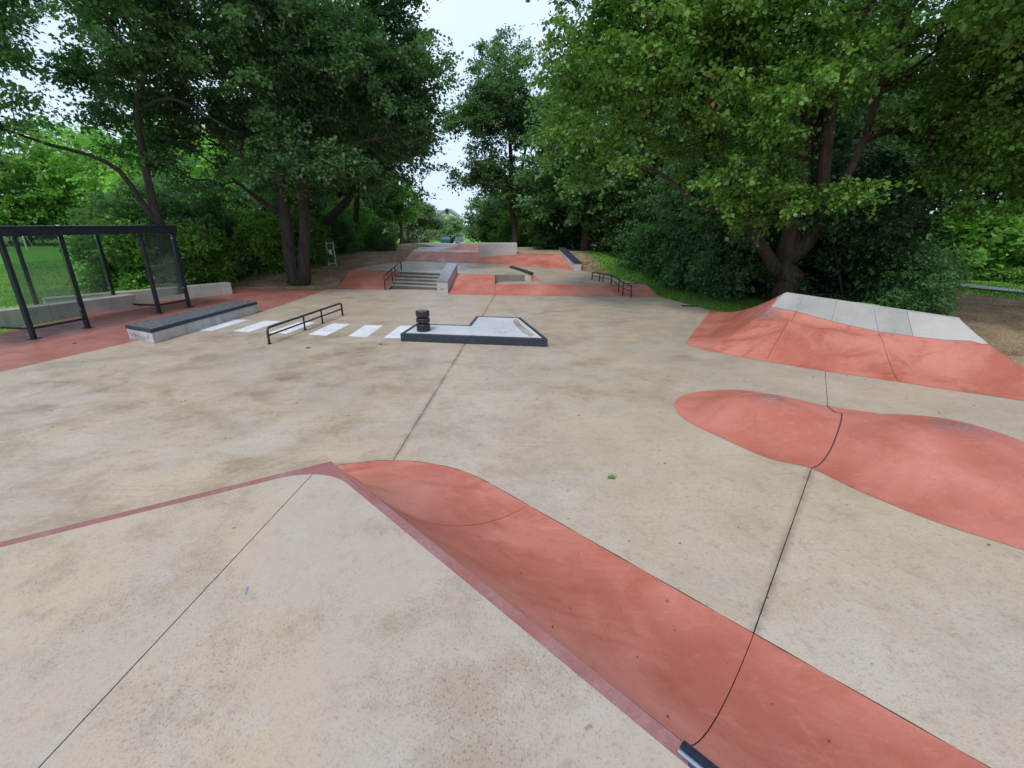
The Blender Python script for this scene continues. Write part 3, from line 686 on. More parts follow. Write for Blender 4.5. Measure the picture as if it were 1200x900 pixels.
# stair handrail
hr = thing('handrail', 'black handrail with two bars sloping down the left side of the steps', 'handrail', at(451.5, 339.8))
f0, f3 = Vector(at(451.5, 339.6)), Vector(at(470.5, 316.8, DZ)); hh = .56
ftop = f3+Vector((0, 0, .40)); t0 = f0+Vector((0, 0, hh))
MB().tube([f0, t0, ftop, f3], .025, 8).build('top_rail', M['blackmetal'], hr, True)
MB().tube([f0.lerp(t0, .62), f3.lerp(ftop, .55)], .018, 8).build('mid_rail', M['blackmetal'], hr, True)
for f in (.42, .6): MB().tube([f0.lerp(f3, f), t0.lerp(ftop, f)], .022, 8).build('post', M['blackmetal'], hr, True)
# ledge beside steps (hubba)
def hubba(name, label, A, B, C_, D, zt_near, zt_far, z_near, z_far, face=M['grit'], top=M['ledgetop']):
    root = thing(name, label, 'skate ledge', (A[0], A[1], z_near)); P = [A[:2], B[:2], C_[:2], D[:2]]
    bevel(MB().prism(P, [z_near, z_near, z_far, z_far], [zt_near-.05, zt_near-.05, zt_far-.05, zt_far-.05]).build('block', face, root), .01)
    Q = inset(P, -.02); bevel(MB().prism(Q, [zt_near-.05]*2+[zt_far-.05]*2, [zt_near]*2+[zt_far]*2).build('steel_top', top, root), .006); 
    return root
hA, hB = at(512.5, 343.2), at(525, 343.7); hC = at(536.2, 320.5, DZ); wv = Vector(hB)-Vector(hA)
hD = (hC[0]-wv.x*.98, hC[1]-wv.y, 0)
hb_ = hubba('ledge', 'grey concrete ledge with a worn steel top sloping down the right side of the steps', hA, hB, hC, hD, .47, DZ+.43, -.05, .2)
scribble([[(.3, .8), (.3, .2), (.42, .2)], [(.5, .2), (.52, .8), (.6, .2)], [(.66, .5), (.78, .5)]], .12, .22, hA, hB, hb_, GM, w=.012)

# far wide bank, in its two heights
fb = thing('skate_bank', 'wide far red bank rising behind the upper deck to the top level', 'skate bank', at(540, 308, DZ)[:2]+(DZ,))
def bface(pts, mat, name='bank_panel'):
    P = [Vector(p) for p in pts]; V = [tuple(p+Vector((0, 0, .004))) for p in P]+[(p.x, p.y, -.2) for p in P]; n_ = len(P)
    F = [tuple(range(n_))]+[(i, n_+i, n_+(i+1) % n_, (i+1) % n_) for i in range(n_)]
    return mesh_obj(name, V, F, mat, fb)
tL, tM, tR = at(482, 294.5, TZ), at(588, 296, TZ), at(655, 297.5, TZ)
bface([at(474, 306, DZ), at(584, 309.6, DZ), tM, tL], RB)
tK = at(610, 296.4, TZ)
bface([at(584, 309.6, DZ), at(672, 316.9, LZ), tR, tM], RR)
top = thing('top_deck', 'uppermost pale concrete deck at the far end of the skatepark', 'concrete deck', (tM[0], tM[1], 0))
MB().prism([tL[:2], tM[:2], tR[:2], (5.2, 29), (4.8, 33.5), (-6.4, 33.5)], -.2, TZ).build('deck_slab', M['slab'], top)
# upright wall block on the bank
wb = thing('wall_block', 'upright pale concrete block standing in the far red bank', 'concrete block', (-1, 26.4, .7))
x0, x1 = atY(561, 300, 26.4)[0], atY(606, 300, 26.4)[0]; wz = atY(580, 285.4, 26.4)[2]
bevel(MB().prism([(x0, 26.4), (x1, 26.4), (x1-.02, 27.9), (x0-.02, 27.9)], .6, wz).build('block', M['pale'], wb), .015)
# right hubba on the far bank
gA, gB = at(673, 317, LZ), at(681, 317.2, LZ); gC = at(661.5, 297.8, TZ); gD = at(655, 297.6, TZ)
g2 = hubba('ledge', 'white sided ledge with black top running up the right end of the far red bank', gA, gB, gC, gD, LZ+.38, TZ+.34, LZ-.05, TZ-.1, M['pale'], M['edge'])
# far quarter with low back wall
fq = thing('quarter_pipe', 'small distant dark red ramp with a low grey wall behind the upright block', 'skate ramp', (-2.6, 32, TZ))
u0, u1, u2 = atY(514, 290, 29.6), atY(536, 290, 31.0), atY(566, 290, 31.0); u3 = atY(566, 290, 29.2)
V = [(u0[0], 29.7, TZ+.004), (u3[0], 29.2, TZ+.004), (u2[0], 31.0, TZ+.17), (u1[0], 31.0, TZ+.17)]
mesh_obj('slope_panel', V, [(0, 1, 2, 3)], RB, fq)
MB().prism([(u1[0], 31.02), (u2[0]+.3, 31.02), (u2[0]+.3, 32.2), (u1[0], 32.2)], TZ-.1, TZ+.33).build('back_wall', M['pale'], fq)

# curved rail
tops = [(694, 320), (702.7, 321), (707, 322), (716.7, 323.7), (725.8, 328.3), (730.8, 332.4), (740.6, 338.3)]
bots = [(693.7, 327.8, LZ), (702.4, 329.7, LZ), (706.5, 330.7, LZ), (716, 333.4, LZ), (724.6, 341.8, .1), (729.6, 345.8, .03), (739.2, 349.3, 0)]
cr = thing('handrail', 'black curved grind rail on seven posts bending down over the long low red bank', 'grind rail', at(739.2, 349.3))
bp = [Vector(at(*b)) for b in bots]; hs = [.30, .32, .33, .36, .44, .46, .42]; tp_ = [p+Vector((0, 0, h)) for p, h in zip(bp, hs)]
MB().tube(tp_, .024, 8).build('top_rail', M['blackmetal'], cr, True)
MB().tube([p+Vector((0, 0, h*.55)) for p, h in zip(bp, hs)], .016, 8).build('mid_rail', M['blackmetal'], cr, True)
for p, t in zip(bp, tp_): MB().tube([p, t], .022, 8).build('post', M['blackmetal'], cr, True)
dg = at(808, 358.6); MB().box((dg[0], dg[1], .004), (.5, .24, .012)).build('drain_grate', M['rust'], plaza)

# ================================================================== LEFT: seat walls and shelter
WH = .41
def seat_wall(label, A, B, w=.42):
    A, B = Vector(A[:2]), Vector(B[:2]); d = (B-A).normalized(); nn = Vector((-d.y, d.x)); 
    if nn.x > 0: nn = -nn
    root = thing('seat_wall', label, 'low wall', (*A, 0))
    bevel(MB().prism([tuple(A), tuple(B), tuple(B+nn*w), tuple(A+nn*w)], -.2, WH).build('wall', M['wallc'], root), .015)
    L = (B-A).length; k = int(L//2.4)
    for i in range(1, k+1):
        p = A+d*(L*i/(k+1)); q = p-nn*.001
        MB().prism([tuple(q-d*.004), tuple(q+d*.004), tuple(q+d*.004+nn*(w+.002)), tuple(q-d*.004+nn*(w+.002))], .01, WH+.001).build('joint_line', M['joint'], root)
    return root
w1e = Vector(at(162, 360)[:2]); w1m = Vector(at(60, 375)[:2]); dd = (w1m-w1e).normalized()
seat_wall('long grey concrete seat wall behind the glass shelter, the nearer one', w1e+dd*11, w1e)
w2e = Vector(at(273, 344.0)[:2]); w2m = Vector(at(200, 351.5)[:2]); dd2 = (w2m-w2e).normalized()
seat_wall('farther grey concrete seat wall ending near the oak trunks', w2e+dd2*5.2, w2e, .45)

sh = thing('shelter', 'dark steel framed glass shelter with a flat roof at the left edge of the plaza', 'shelter', at(103, 384))
feet = [Vector(at(40, 397)), Vector(at(103, 384)), Vector(at(187, 367)), Vector(at(222, 360))]
RTOP = 2.50
fdir = (feet[3]-feet[0]).normalized(); feet = [feet[0]-fdir*1.9]+feet
side = Vector((-fdir.y, fdir.x, 0)); side = side if side.x < 0 else -side
ST = M['blackmetal']; GL = NT('clear_glass'); GL.b.inputs['Base Color'].default_value = (.55, .62, .60, 1)
glass = bpy.data.materials.new('shelter_glass'); glass.use_nodes = True; t_ = glass.node_tree; t_.nodes.clear()
o_ = t_.nodes.new('ShaderNodeOutputMaterial'); tr_ = t_.nodes.new('ShaderNodeBsdfTransparent'); tr_.inputs[0].default_value = (.78, .84, .83, 1)
gl_ = t_.nodes.new('ShaderNodeBsdfGlossy'); gl_.inputs['Roughness'].default_value = .04; gl_.inputs[0].default_value = (.8, .85, .85, 1)
fr_ = t_.nodes.new('ShaderNodeFresnel'); fr_.inputs[0].default_value = 1.45; mm = t_.nodes.new('ShaderNodeMixShader')
t_.links.new(fr_.outputs[0], mm.inputs[0]); t_.links.new(tr_.outputs[0], mm.inputs[1]); t_.links.new(gl_.outputs[0], mm.inputs[2]); df_ = t_.nodes.new('ShaderNodeBsdfDiffuse'); df_.inputs[0].default_value = (.42, .47, .47, 1); m2_ = t_.nodes.new('ShaderNodeMixShader'); m2_.inputs[0].default_value = .035
t_.links.new(mm.outputs[0], m2_.inputs[1]); t_.links.new(df_.outputs[0], m2_.inputs[2]); t_.links.new(m2_.outputs[0], o_.inputs[0])
Z = Vector((0, 0, 1)); roofz = lambda i: RTOP-.20
posts = []
for f in feet:
    pst = MB().bar(f, f+Z*(RTOP-.16), .085).build('post', ST, sh)
    MB().box((f.x, f.y, .008), (.2, .2, .014), .15).build('foot_plate', ST, pst)
back = [Vector(at(52, 357, WH)), Vector(at(141, 346, WH))]
bfeet = []
bdir = (back[1]-back[0]).normalized()
for b in [back[0]-(back[1]-back[0]), back[0], back[1]]:
    q = Vector((b.x, b.y, 0))+side*.26; bfeet.append(q)
    MB().bar(q, q+Z*(RTOP-.16), .075).build('post', ST, sh)
# roof frame: flat roof slab with fascia
fA = feet[0]-side*.06-fdir*.3; fB = feet[4]-side*.06+fdir*.10
depth = 1.75
rp_ = [fA, fB, fB+side*depth, fA+side*depth]
bevel(MB().prism([tuple(p[:2]) for p in rp_], RTOP-.055, RTOP).build('roof', ST, sh), .01)
for a, b in ((0, 1), (1, 2), (2, 3), (3, 0)):
    MB().bar(rp_[a]+Z*(RTOP-.135)-Z*rp_[a].z, rp_[b]+Z*(RTOP-.135)-Z*rp_[b].z, .07, .165).build('roof_beam', ST, sh)
def pane(a, b, z0, z1, th=.012):
    a, b = Vector(a), Vector(b); d = (b-a).normalized(); nn = Vector((-d.y, d.x, 0))*th/2; a = a+d*.05; b = b-d*.05
    o = MB().prism([tuple((a-nn)[:2]), tuple((b-nn)[:2]), tuple((b+nn)[:2]), tuple((a+nn)[:2])], z0, z1).build('glass_pane', glass, sh)
    for q in (a, b):
        for zz_ in (z0+.18, z1-.12): MB().box((q.x, q.y, zz_), (.05, .05, .05)).build('clamp', NT('steel_clamp').fin((.5, .5, .5), .35, Metallic=.8) if 'steel_clamp' not in bpy.data.materials else bpy.data.materials['steel_clamp'], o)
pane(feet[1], feet[2], .32, 2.25); pane(feet[3], feet[4], .45, 2.25)
pane(bfeet[0], bfeet[1], WH+.04, 2.25); pane(bfeet[1], bfeet[2], WH+.04, 2.25)
for a, b in ((1, 2), (3, 4)): MB().bar(feet[a]+Z*.24, feet[b]+Z*.24, .05).build('low_rail', ST, sh)
for a in (1, 3): MB().bar(feet[a]+Z*.24, feet[a]+Z*.24+side*.85, .05).build('low_rail', ST, sh)
for a, b in ((2, 0), (4, 1)): pass
MB().bar(feet[4]+Z*(RTOP-.2), Vector((bfeet[2].x, bfeet[2].y, RTOP-.2)), .06).build('roof_beam', ST, sh)

# ================================================================== TREES
def fake_noise(P, s, seed):
    q = P*s+seed*1.7
    return (np.sin(q[:, 0]*1.3+np.sin(q[:, 1]*1.7)*1.2)+np.sin(q[:, 1]*1.1+np.sin(q[:, 2]*1.9)*1.3+2)+np.sin(q[:, 2]*1.5+np.sin(q[:, 0]*1.4)*1.1+4))/3
def sample_crown(ells, N, rng, seed, gap=-.35, shell=.5, sc=.9, hole=()):
    vol = np.array([e[1][0]*e[1][1]*e[1][2] for e in ells])**.8; vol /= vol.sum(); out_ = []
    for (c, r), v in zip(ells, vol):
        n_ = int(N*v*2.2)+4; d = rng.normal(size=(n_, 3)); d /= np.linalg.norm(d, axis=1)[:, None]
        rad = rng.random(n_)**shell; P = np.array(c)+d*rad[:, None]*np.array(r)
        k = fake_noise(P, sc, seed) > gap
        for hc, hr_ in hole: k &= np.linalg.norm(P-np.array(hc), axis=1) > hr_
        P = P[k][:int(N*v)+1]; out_.append(P)
    return np.concatenate(out_)
def leaf_mesh(name, centers, R, per, size, rng, flat=.45, droop=.25, upb=1.0):
    K = len(centers); tw = 8; pt = max(1, per//tw)
    td = rng.normal(size=(K, tw, 3)); td[..., 2] *= flat; td /= np.linalg.norm(td, axis=-1)[..., None]
    t = (np.arange(pt)+.6)/pt; t = t[None, None, :]+rng.random((K, tw, pt))*.12
    rr = np.asarray(R)*np.ones(K); ln = rr[:, None]*rng.uniform(.6, 1.15, (K, tw))
    P = centers[:, None, None, :]+td[:, :, None, :]*(t*ln[:, :, None])[..., None]
    P[..., 2] -= droop*(t**2)*ln[:, :, None]
    P += rng.normal(size=P.shape)*size*.9*np.array([1, 1, .5])
    P = P.reshape(-1, 3); N = len(P)
    tip = np.repeat(td.reshape(-1, 3), pt, axis=0)+rng.normal(size=(N, 3))*.7; tip[:, 2] -= .35; tip /= np.linalg.norm(tip, axis=1)[:, None]
    up = rng.normal(size=(N, 3))*.55+np.array([0, 0, upb]); s = np.cross(tip, up); s /= np.linalg.norm(s, axis=1)[:, None]+1e-9
    nrm = np.cross(s, tip); sz = size*rng.uniform(.5, 1.5, N)[:, None]
    v0 = P; v1 = P+tip*sz*.45+s*sz*.42+nrm*sz*.10; v2 = P+tip*sz*1.05; v3 = P+tip*sz*.45-s*sz*.42+nrm*sz*.10
    V = np.stack([v0, v1, v2, v3], 1).reshape(-1, 3).astype(np.float32)
    me = bpy.data.meshes.new(name); me.vertices.add(4*N); me.vertices.foreach_set('co', V.ravel())
    me.loops.add(4*N); me.loops.foreach_set('vertex_index', np.arange(4*N, dtype=np.int32))
    me.polygons.add(N); me.polygons.foreach_set('loop_start', np.arange(0, 4*N, 4, dtype=np.int32)); me.polygons.foreach_set('loop_total', np.full(N, 4, dtype=np.int32))
    me.update(calc_edges=True)
    a = me.attributes.new('rnd', 'FLOAT', 'POINT'); cl = np.repeat(rng.random(K), tw*pt)
    a.data.foreach_set('value', np.repeat(.5*rng.random(N)+.5*cl, 4).astype(np.float32)*1.0)
    return me
def skeleton(trunks, centers, rng, tip_r=.012):
    """trunks: list of (points, radii). every clump hangs on its nearest limb"""
    nodes = []; par = []; rad = []; m = MB()
    for pts, rr in trunks:
        P = [Vector(p) for p in pts]; Q = []; W_ = []
        for i in range(len(P)-1):
            L = (P[i+1]-P[i]).length; k = max(1, int(L/.35))
            for j in range(k): 
                f = j/k; q0 = P[max(i-1, 0)]; q3 = P[min(i+2, len(P)-1)]
                p = .5*((2*P[i])+(P[i+1]-q0)*f+(2*q0-5*P[i]+4*P[i+1]-q3)*f*f+(3*P[i]-q0-3*P[i+1]+q3)*f**3)
                w = rr[i]+(rr[i+1]-rr[i])*f; Q.append(p+Vector(rng.normal(size=3))*w*.05); W_.append(w*(1+.05*math.sin(7*i+3*j)))
        Q.append(P[-1]); W_.append(rr[-1]); m.tube(Q, W_, 10)
        for q, w in zip(Q[len(Q)//3 if pts[0][2] < 1 else 1:], W_[len(Q)//3 if pts[0][2] < 1 else 1:]): nodes.append(tuple(q)); par.append(-1); rad.append(w)
    nb0 = len(nodes); NP = np.array(nodes); order = np.argsort([np.min(np.linalg.norm(NP-c, axis=1)) for c in centers])
    arr = np.zeros((nb0+len(centers)*3, 3)); arr[:nb0] = NP; cnt = nb0; parents = [-1]*nb0; w = [0.]*nb0
    for i in order:
        c = centers[i]; dv = arr[:cnt]-c; dist = np.linalg.norm(dv, axis=1)+np.maximum(0, dv[:, 2])*1.2
        p = int(np.argmin(dist)); a = arr[p]; L = np.linalg.norm(c-a); last = p
        for f in ((.35, .7) if L > .8 else ()):
            q = a+(c-a)*f+rng.normal(size=3)*L*.06+np.array([0, 0, L*.10*math.sin(math.pi*f)]); arr[cnt] = q; parents.append(last); w.append(0.); last = cnt; cnt += 1
        arr[cnt] = c; parents.append(last); w.append(0.); cnt += 1
    acc = np.full(cnt, 0.0)
    kids = np.zeros(cnt)
    for i in range(cnt-1, nb0-1, -1):
        if acc[i] == 0: acc[i] = tip_r**2.2
        acc[parents[i]] += acc[i]
    for i in range(nb0, cnt):
        p = parents[i]; r1 = acc[i]**(1/2.2); r0 = min((acc[p])**(1/2.2), r1*1.5)
        if p < nb0: r0 = min(max(rad[p]*.8, .01), r1*1.7)
        m.tube([arr[p], arr[i]], [r0, r1], 5, cap=False)
    return m
NTREE = [0]
def tree(name, label, base, trunks, ells, nclump, per, size, R, leafm, barkm, seed, cat='tree', gap=-.35, shell=.5, group=None, flat=.45, droop=.25, tip_r=.012, sc=.9, hole=()):
    rng = np.random.default_rng(seed); root = thing(name, label, cat, base, group); b = np.array(base)
    C = sample_crown(ells, nclump, rng, seed, gap, shell, sc, hole)
    sk = skeleton(trunks, C, rng, tip_r); t = sk.build('trunk' if cat == 'tree' else 'stem', barkm, root, True)
    me = leaf_mesh('crown', C-b, R*rng.uniform(.7, 1.3, len(C)), per, size, rng, flat, droop); me.materials.append(leafm)
    o = bpy.data.objects.new('crown' if cat == 'tree' else 'foliage', me); COL.objects.link(o); o.parent = root; o['_base'] = tuple(base)
    NTREE[0] += len(me.polygons)
    return root
def place(src, label, loc, rz=0, s=(1, 1, 1), group=None):
    c = copy_tree(src); c.location = loc; c.rotation_euler = (0, 0, rz); c.scale = s; c['label'] = label
    if group: c['group'] = group
    return c

# --- the big maple behind the right ramp
B = (9.15, 15.5, .15)
def v(px, py, Y): return atY(px, py, Y)
mt = [([B, (9.15, 15.5, .9), v(916, 310, 15.5), v(925, 285, 15.3), v(938, 210, 15.2), v(948, 120, 15.1), v(955, 20, 15.0), (9.9, 15.0, 13.5)], [.46, .37, .34, .30, .25, .2, .15, .05]),
      ([v(922, 305, 15.4), v(945, 285, 15.1), v(962, 250, 14.8), v(966, 190, 14.6), v(978, 90, 14.3), v(985, 0, 14.0), (11, 13.7, 12.5)], [.28, .24, .2, .17, .15, .11, .04]),
      ([v(912, 318, 15.4), v(893, 290, 15.0), v(872, 262, 14.5), v(850, 250, 14.2), v(810, 235, 14.0)], [.22, .18, .13, .09, .04]),
      ([v(955, 262, 14.8), v(985, 222, 14.8), v(1012, 165, 14.8), v(1035, 90, 14.8), v(1075, 0, 14.8), (13, 14.6, 11)], [.15, .12, .10, .08, .06, .02]),
      ([v(930, 270, 15.3), v(905, 200, 15.5), v(880, 110, 15.8), v(850, 20, 16), (6, 16, 12)], [.2, .16, .12, .1, .03]),
      ([v(945, 180, 15.1), v(975, 110, 14.9), v(1010, 20, 14.8), (12.0, 14.5, 12)], [.16, .12, .09, .03])]
me_ = [((9.5, 13.5, 10.0), (8.0, 5.5, 5.2)), ((4.8, 13.5, 6.6), (4.0, 3.2, 3.6)), ((4.6, 15.0, 10), (3.8, 4.0, 4.5)), ((7.6, 12.2, 4.6), (2.7, 2.0, 1.7)), ((13.6, 12.5, 7.0), (4.2, 3.5, 3.6)),
       ((12, 9.5, 8.2), (4.5, 3.0, 3.0)), ((14.5, 14, 5.0), (3.2, 3.0, 2.0)), ((3.3, 15.5, 6.0), (2.6, 2.6, 2.8)), ((6.6, 12.9, 3.5), (2.3, 1.5, 1.0)), ((11.9, 12.4, 4.4), (2.6, 1.8, 1.6)), ((16.0, 12.0, 4.4), (3.0, 2.5, 2.2)), ((12.6, 11.8, 6.4), (2.6, 2.0, 2.2))]
tree('maple_tree', 'broad old maple with forked reddish trunk behind the right ramp', B, mt, me_, 2250, 168, .095, .56, M['mapleleaf'], M['bark2'], 3, gap=-.22, shell=.42, hole=[((8.7, 12.6, 5.0), 1.75), ((9.0, 12.6, 7.2), 1.35), ((8.6, 10.8, 4.8), 1.2)])
# --- oak with twin trunks
B = (-9.35, 20.3, .1)
ot = [([B, (-9.45, 20.3, 1.2), v(335, 260, 20.3), v(327, 200, 20.2), v(318, 130, 20), v(300, 60, 20), (-11.8, 20, 12.5)], [.34, .27, .24, .21, .16, .11, .04]),
      ([(-9.0, 20.3, 0.05), v(357, 310, 20.2), v(357, 260, 20.1), v(356, 200, 20), v(370, 130, 19.8), v(395, 60, 19.5), (-7.2, 19.5, 12.5)], [.30, .24, .21, .18, .14, .10, .04]),
      ([v(357, 220, 20), v(380, 190, 19.4), v(420, 168, 19), v(460, 160, 18.5)], [.16, .12, .09, .03]),
      ([v(395, 60, 19.5), v(430, 45, 19.3), v(480, 60, 19)], [.12, .08, .03]),
      ([v(330, 225, 20.2), v(300, 200, 19.8), v(270, 170, 19.2), v(235, 150, 18.5)], [.15, .12, .09, .03]),
      ([v(330, 250, 20.3), v(305, 235, 20), v(280, 215, 19.7), v(240, 185, 19)], [.11, .09, .07, .03])]
oe = [((-4.0, 19.3, 8.6), (2.0, 2.2, 2.0)), ((-9.0, 19.8, 8.8), (6.0, 4.5, 5.0)), ((-5.6, 19.3, 7.4), (2.8, 3.0, 3.8)), ((-12.0, 19.3, 6.4), (3.6, 3.0, 2.8)), ((-7.6, 18.6, 4.9), (3.0, 2.4, 1.5)), ((-4.2, 19.5, 6.0), (1.6, 2.0, 2.6)), ((-8.5, 18, 11), (5.2, 4, 3))]
tree('oak_tree', 'large leafy oak with twin dark trunks beside the red apron', B, ot, oe, 1200, 152, .11, .58, M['oakleaf'], M['bark'], 5, gap=-.22, shell=.45)
# --- leaning tree far left
B = (-13.4, 17.6, .05)
lt = [([B, v(190, 300, 17.6), v(187, 262, 17.5), v(176, 225, 17.3), v(160, 130, 17), v(158, 40, 16.5), (-14.5, 16, 12)], [.22, .18, .15, .12, .09, .06, .03]),
      ([v(189, 268, 17.5), v(165, 235, 17.2), v(140, 200, 16.8), v(105, 182, 16.3), v(60, 170, 15.8), v(0, 150, 15)], [.11, .09, .075, .06, .05, .02]),
      ([v(160, 130, 17), v(200, 115, 16.8), v(250, 140, 17), v(275, 155, 17)], [.05, .045, .035, .02])]
le = [((-14.5, 16.5, 8.6), (5.2, 4.5, 3.9)), ((-16.8, 15, 6.5), (3.8, 3.4, 2.3)), ((-12.0, 16.8, 10), (4.0, 3.5, 3.5)), ((-12.5, 14, 10), (4.5, 3, 2.4))]
tree('lime_tree', 'slender dark tree with a forked leaning trunk behind the seat walls', B, lt, le, 470, 120, .11, .64, M['oakleaf'], M['bark'], 9, gap=.06, shell=.5)
# --- tree behind the oak with slanting stem, thin straight one
B = (-10.4, 26.0, gz(-10.4, 26)-.05)
tree('ash_tree', 'dark stemmed tree with a slanting bough behind the oak', B, [([B, v(374, 285, 26), v(380, 265, 26), v(395, 248, 25.8), v(410, 230, 25.5), v(425, 190, 25), (-7.5, 25, 9)], [.42, .36, .30, .22, .18, .12, .03]), ([v(372, 280, 26), v(365, 230, 26.2), v(360, 150, 26.4), (-12, 26.5, 11)], [.28, .22, .16, .03])],
     [((-10, 26, 8), (4.5, 3.5, 4.2)), ((-7.2, 25.4, 6.6), (2.8, 2.5, 2.8))], 380, 104, .15, .8, M['oakleaf'], M['bark'], 13)
B = (-9.9, 29.5, gz(-9.9, 29.5)-.05)
tree('ash_tree', 'straight narrow dark trunk rising right of the twin trunk oak', B, [([B, v(418, 240, 29.5), v(414, 150, 29.5), (-9.6, 29.5, 12)], [.2, .17, .12, .03])],
     [((-9.4, 29.5, 10), (4, 3.5, 4.5)), ((-8, 29, 6.6), (2.6, 2.5, 2.0))], 300, 96, .15, .85, M['midleaf'], M['bark'], 17)
# --- tall slim tree in the middle
B = (.1, 33.5, .9)
B = v(604, 287, 33.5)
tree('locust_tree', 'tall airy tree with a thin curved trunk rising behind the upright block', B, [([B, v(603, 265, 33.5), v(598, 235, 33.4), v(599, 190, 33.3), v(594, 120, 33), v(590, 75, 33)], [.22, .19, .16, .13, .09, .03]), ([v(601, 250, 33.4), v(609, 215, 33.5), v(618, 160, 33.5), v(625, 110, 33.5)], [.14, .1, .07, .03]),
     ([v(597, 235, 33.4), v(580, 210, 33.2), v(560, 190, 33)], [.08, .06, .03])],
     [((-.8, 33.3, 10.2), (2.8, 2.6, 4.0)), ((-2.6, 33, 8.4), (1.9, 1.8, 2.4)), ((-2.9, 32.6, 5.9), (1.9, 1.6, 1.5)), ((1.9, 33.6, 8.0), (2.2, 2.0, 4.4)), ((-.6, 33, 5.2), (2.4, 1.8, 1.4))], 560, 112, .13, .62, M['oakleaf'], M['bark2'], 21, gap=-.24, shell=.5)
# --- prototypes for the woodland round about (built where the first stands)
def woodtree(label, loc, h, w, leafm, seed, barkm=None, name='broadleaf_tree', n=230, size=.2, per=88, low=.28, group=None, gap=-.4):
    x, y, z_ = loc; hh_ = h
    return tree(name, label, loc, [([loc, (x+.1, y, z_+h*.3), (x-.15, y+.1, z_+h*.6), (x, y, z_+h*.92)], [h*.028, h*.022, h*.015, .03])],
                [((x, y, z_+h*(low+1)/2), (w/2, w/2, h*(1-low)/2)), ((x+w*.2, y-w*.15, z_+h*(low+.22)), (w*.36, w*.36, h*.2)), ((x-w*.25, y, z_+h*(low+.25)), (w*.32, w*.34, h*.2))], n, per, size, w*.10+.1, leafm, barkm or M['bark'], seed, gap=gap, shell=.4, group=group, sc=2.5/w*2.2)
def bush(label, loc, h, w, leafm, seed, n=150, size=.11, per=96, name='shrub', group=None):
    x, y, z_ = loc
    return tree(name, label, loc, [([(x, y, z_-.1), (x+.05, y, z_+h*.4), (x-.1, y, z_+h*.8)], [.05, .035, .012]), ([(x+.1, y, z_-.1), (x+w*.2, y, z_+h*.4), (x+w*.3, y, z_+h*.7)], [.04, .03, .01]), ([(x-.1, y, z_-.1), (x-w*.2, y, z_+h*.4), (x-w*.3, y, z_+h*.65)], [.04, .03, .01])],
                [((x, y, z_+h*.5), (w/2, w/2, h*.52)), ((x, y, z_+h*.22), (w*.52, w*.52, h*.26))], n, per, size, w*.11+.08, leafm, M['bark'], seed, cat='shrub', gap=-.45, shell=.35, group=group, sc=3.0/w)
def L3(x, y): return (x, y, gz(x, y)-.03)
GW = 'trees of the wood round the skatepark'; GS = 'shrubs along the edge of the skatepark'
wA = woodtree('dense dark tree filling the gap between the airy tree and the maple', L3(4.4, 29), 11, 7, M['oakleaf'], 31, group=GW, low=.12)
wB = woodtree('sunlit green tree beyond the field, tallest of those seen over the shelter', (-43, 62, -.1), 15, 14, M['midleaf'], 33, size=.38, n=260, group=GW, low=.05)
wC = woodtree('yellowish green tree leaning over the hedge behind the shelter roof', (-29, 44, -.1), 10.5, 9, M['lightleaf'], 35, size=.28, n=240, group=GW, low=.05)
bA = bush('dark shrub at the foot of the maple, right of its trunk', L3(10.7, 14.6), 3.7, 3.8, M['darkleaf'], 41, n=210, group=GS)
bB = bush('dark green shrub hanging over the grass verge, nearest the maple trunk', L3(8.5, 17.6), 3.8, 3.6, M['oakleaf'], 43, n=190, group=GS)
bC = bush('bright green bush seen through the glass of the shelter', L3(-13.9, 17.1), 2.7, 2.8, M['midleaf'], 45, n=170, size=.10, group=GS)
bD = bush('light green bush behind the farther seat wall', L3(-13.0, 20.4), 2.3, 2.6, M['lightleaf'], 47, n=150, size=.10, group=GS)
# right-hand hedge row
for i, (lab, x, y, s, src) in enumerate([
    ('tall dark shrub behind the maple trunk', 10.9, 18.6, 1.35, bA), ('dark shrub on the verge opposite the curved rail', 8.2, 20.3, 1.15, bB), ('dark shrub on the verge behind the curved rail, next one back', 7.7, 23.0, 1.2, bB),
    ('dark shrub right of the white sided ledge', 7.4, 26.2, 1.15, bA), ('dark shrub behind the white sided ledge', 7.0, 29.2, 1.2, bA), ('dark tall shrub in deep shade between maple and far bank', 10.8, 24.5, 1.7, bA),
    ('black green shrub deep in the shade right of the maple', 11.9, 17.5, 1.4, bA), ('low dark shrub trailing twigs over the worn earth beside the ramp', 10.9, 12.6, .5, bB), ('large dark shrub behind the hedge row under the maple crown', 10.6, 21.0, 1.9, bA),
    ('dark shrub behind the tall airy tree trunk, right side', 3.0, 31.8, 1.05, bA), ('dark shrub closing the verge at its far end', 4.6, 33.5, 1.4, bB)]):
    place(src, lab, L3(x, y), i*1.3, (s, s, s*(.95+.1*(i % 3))))
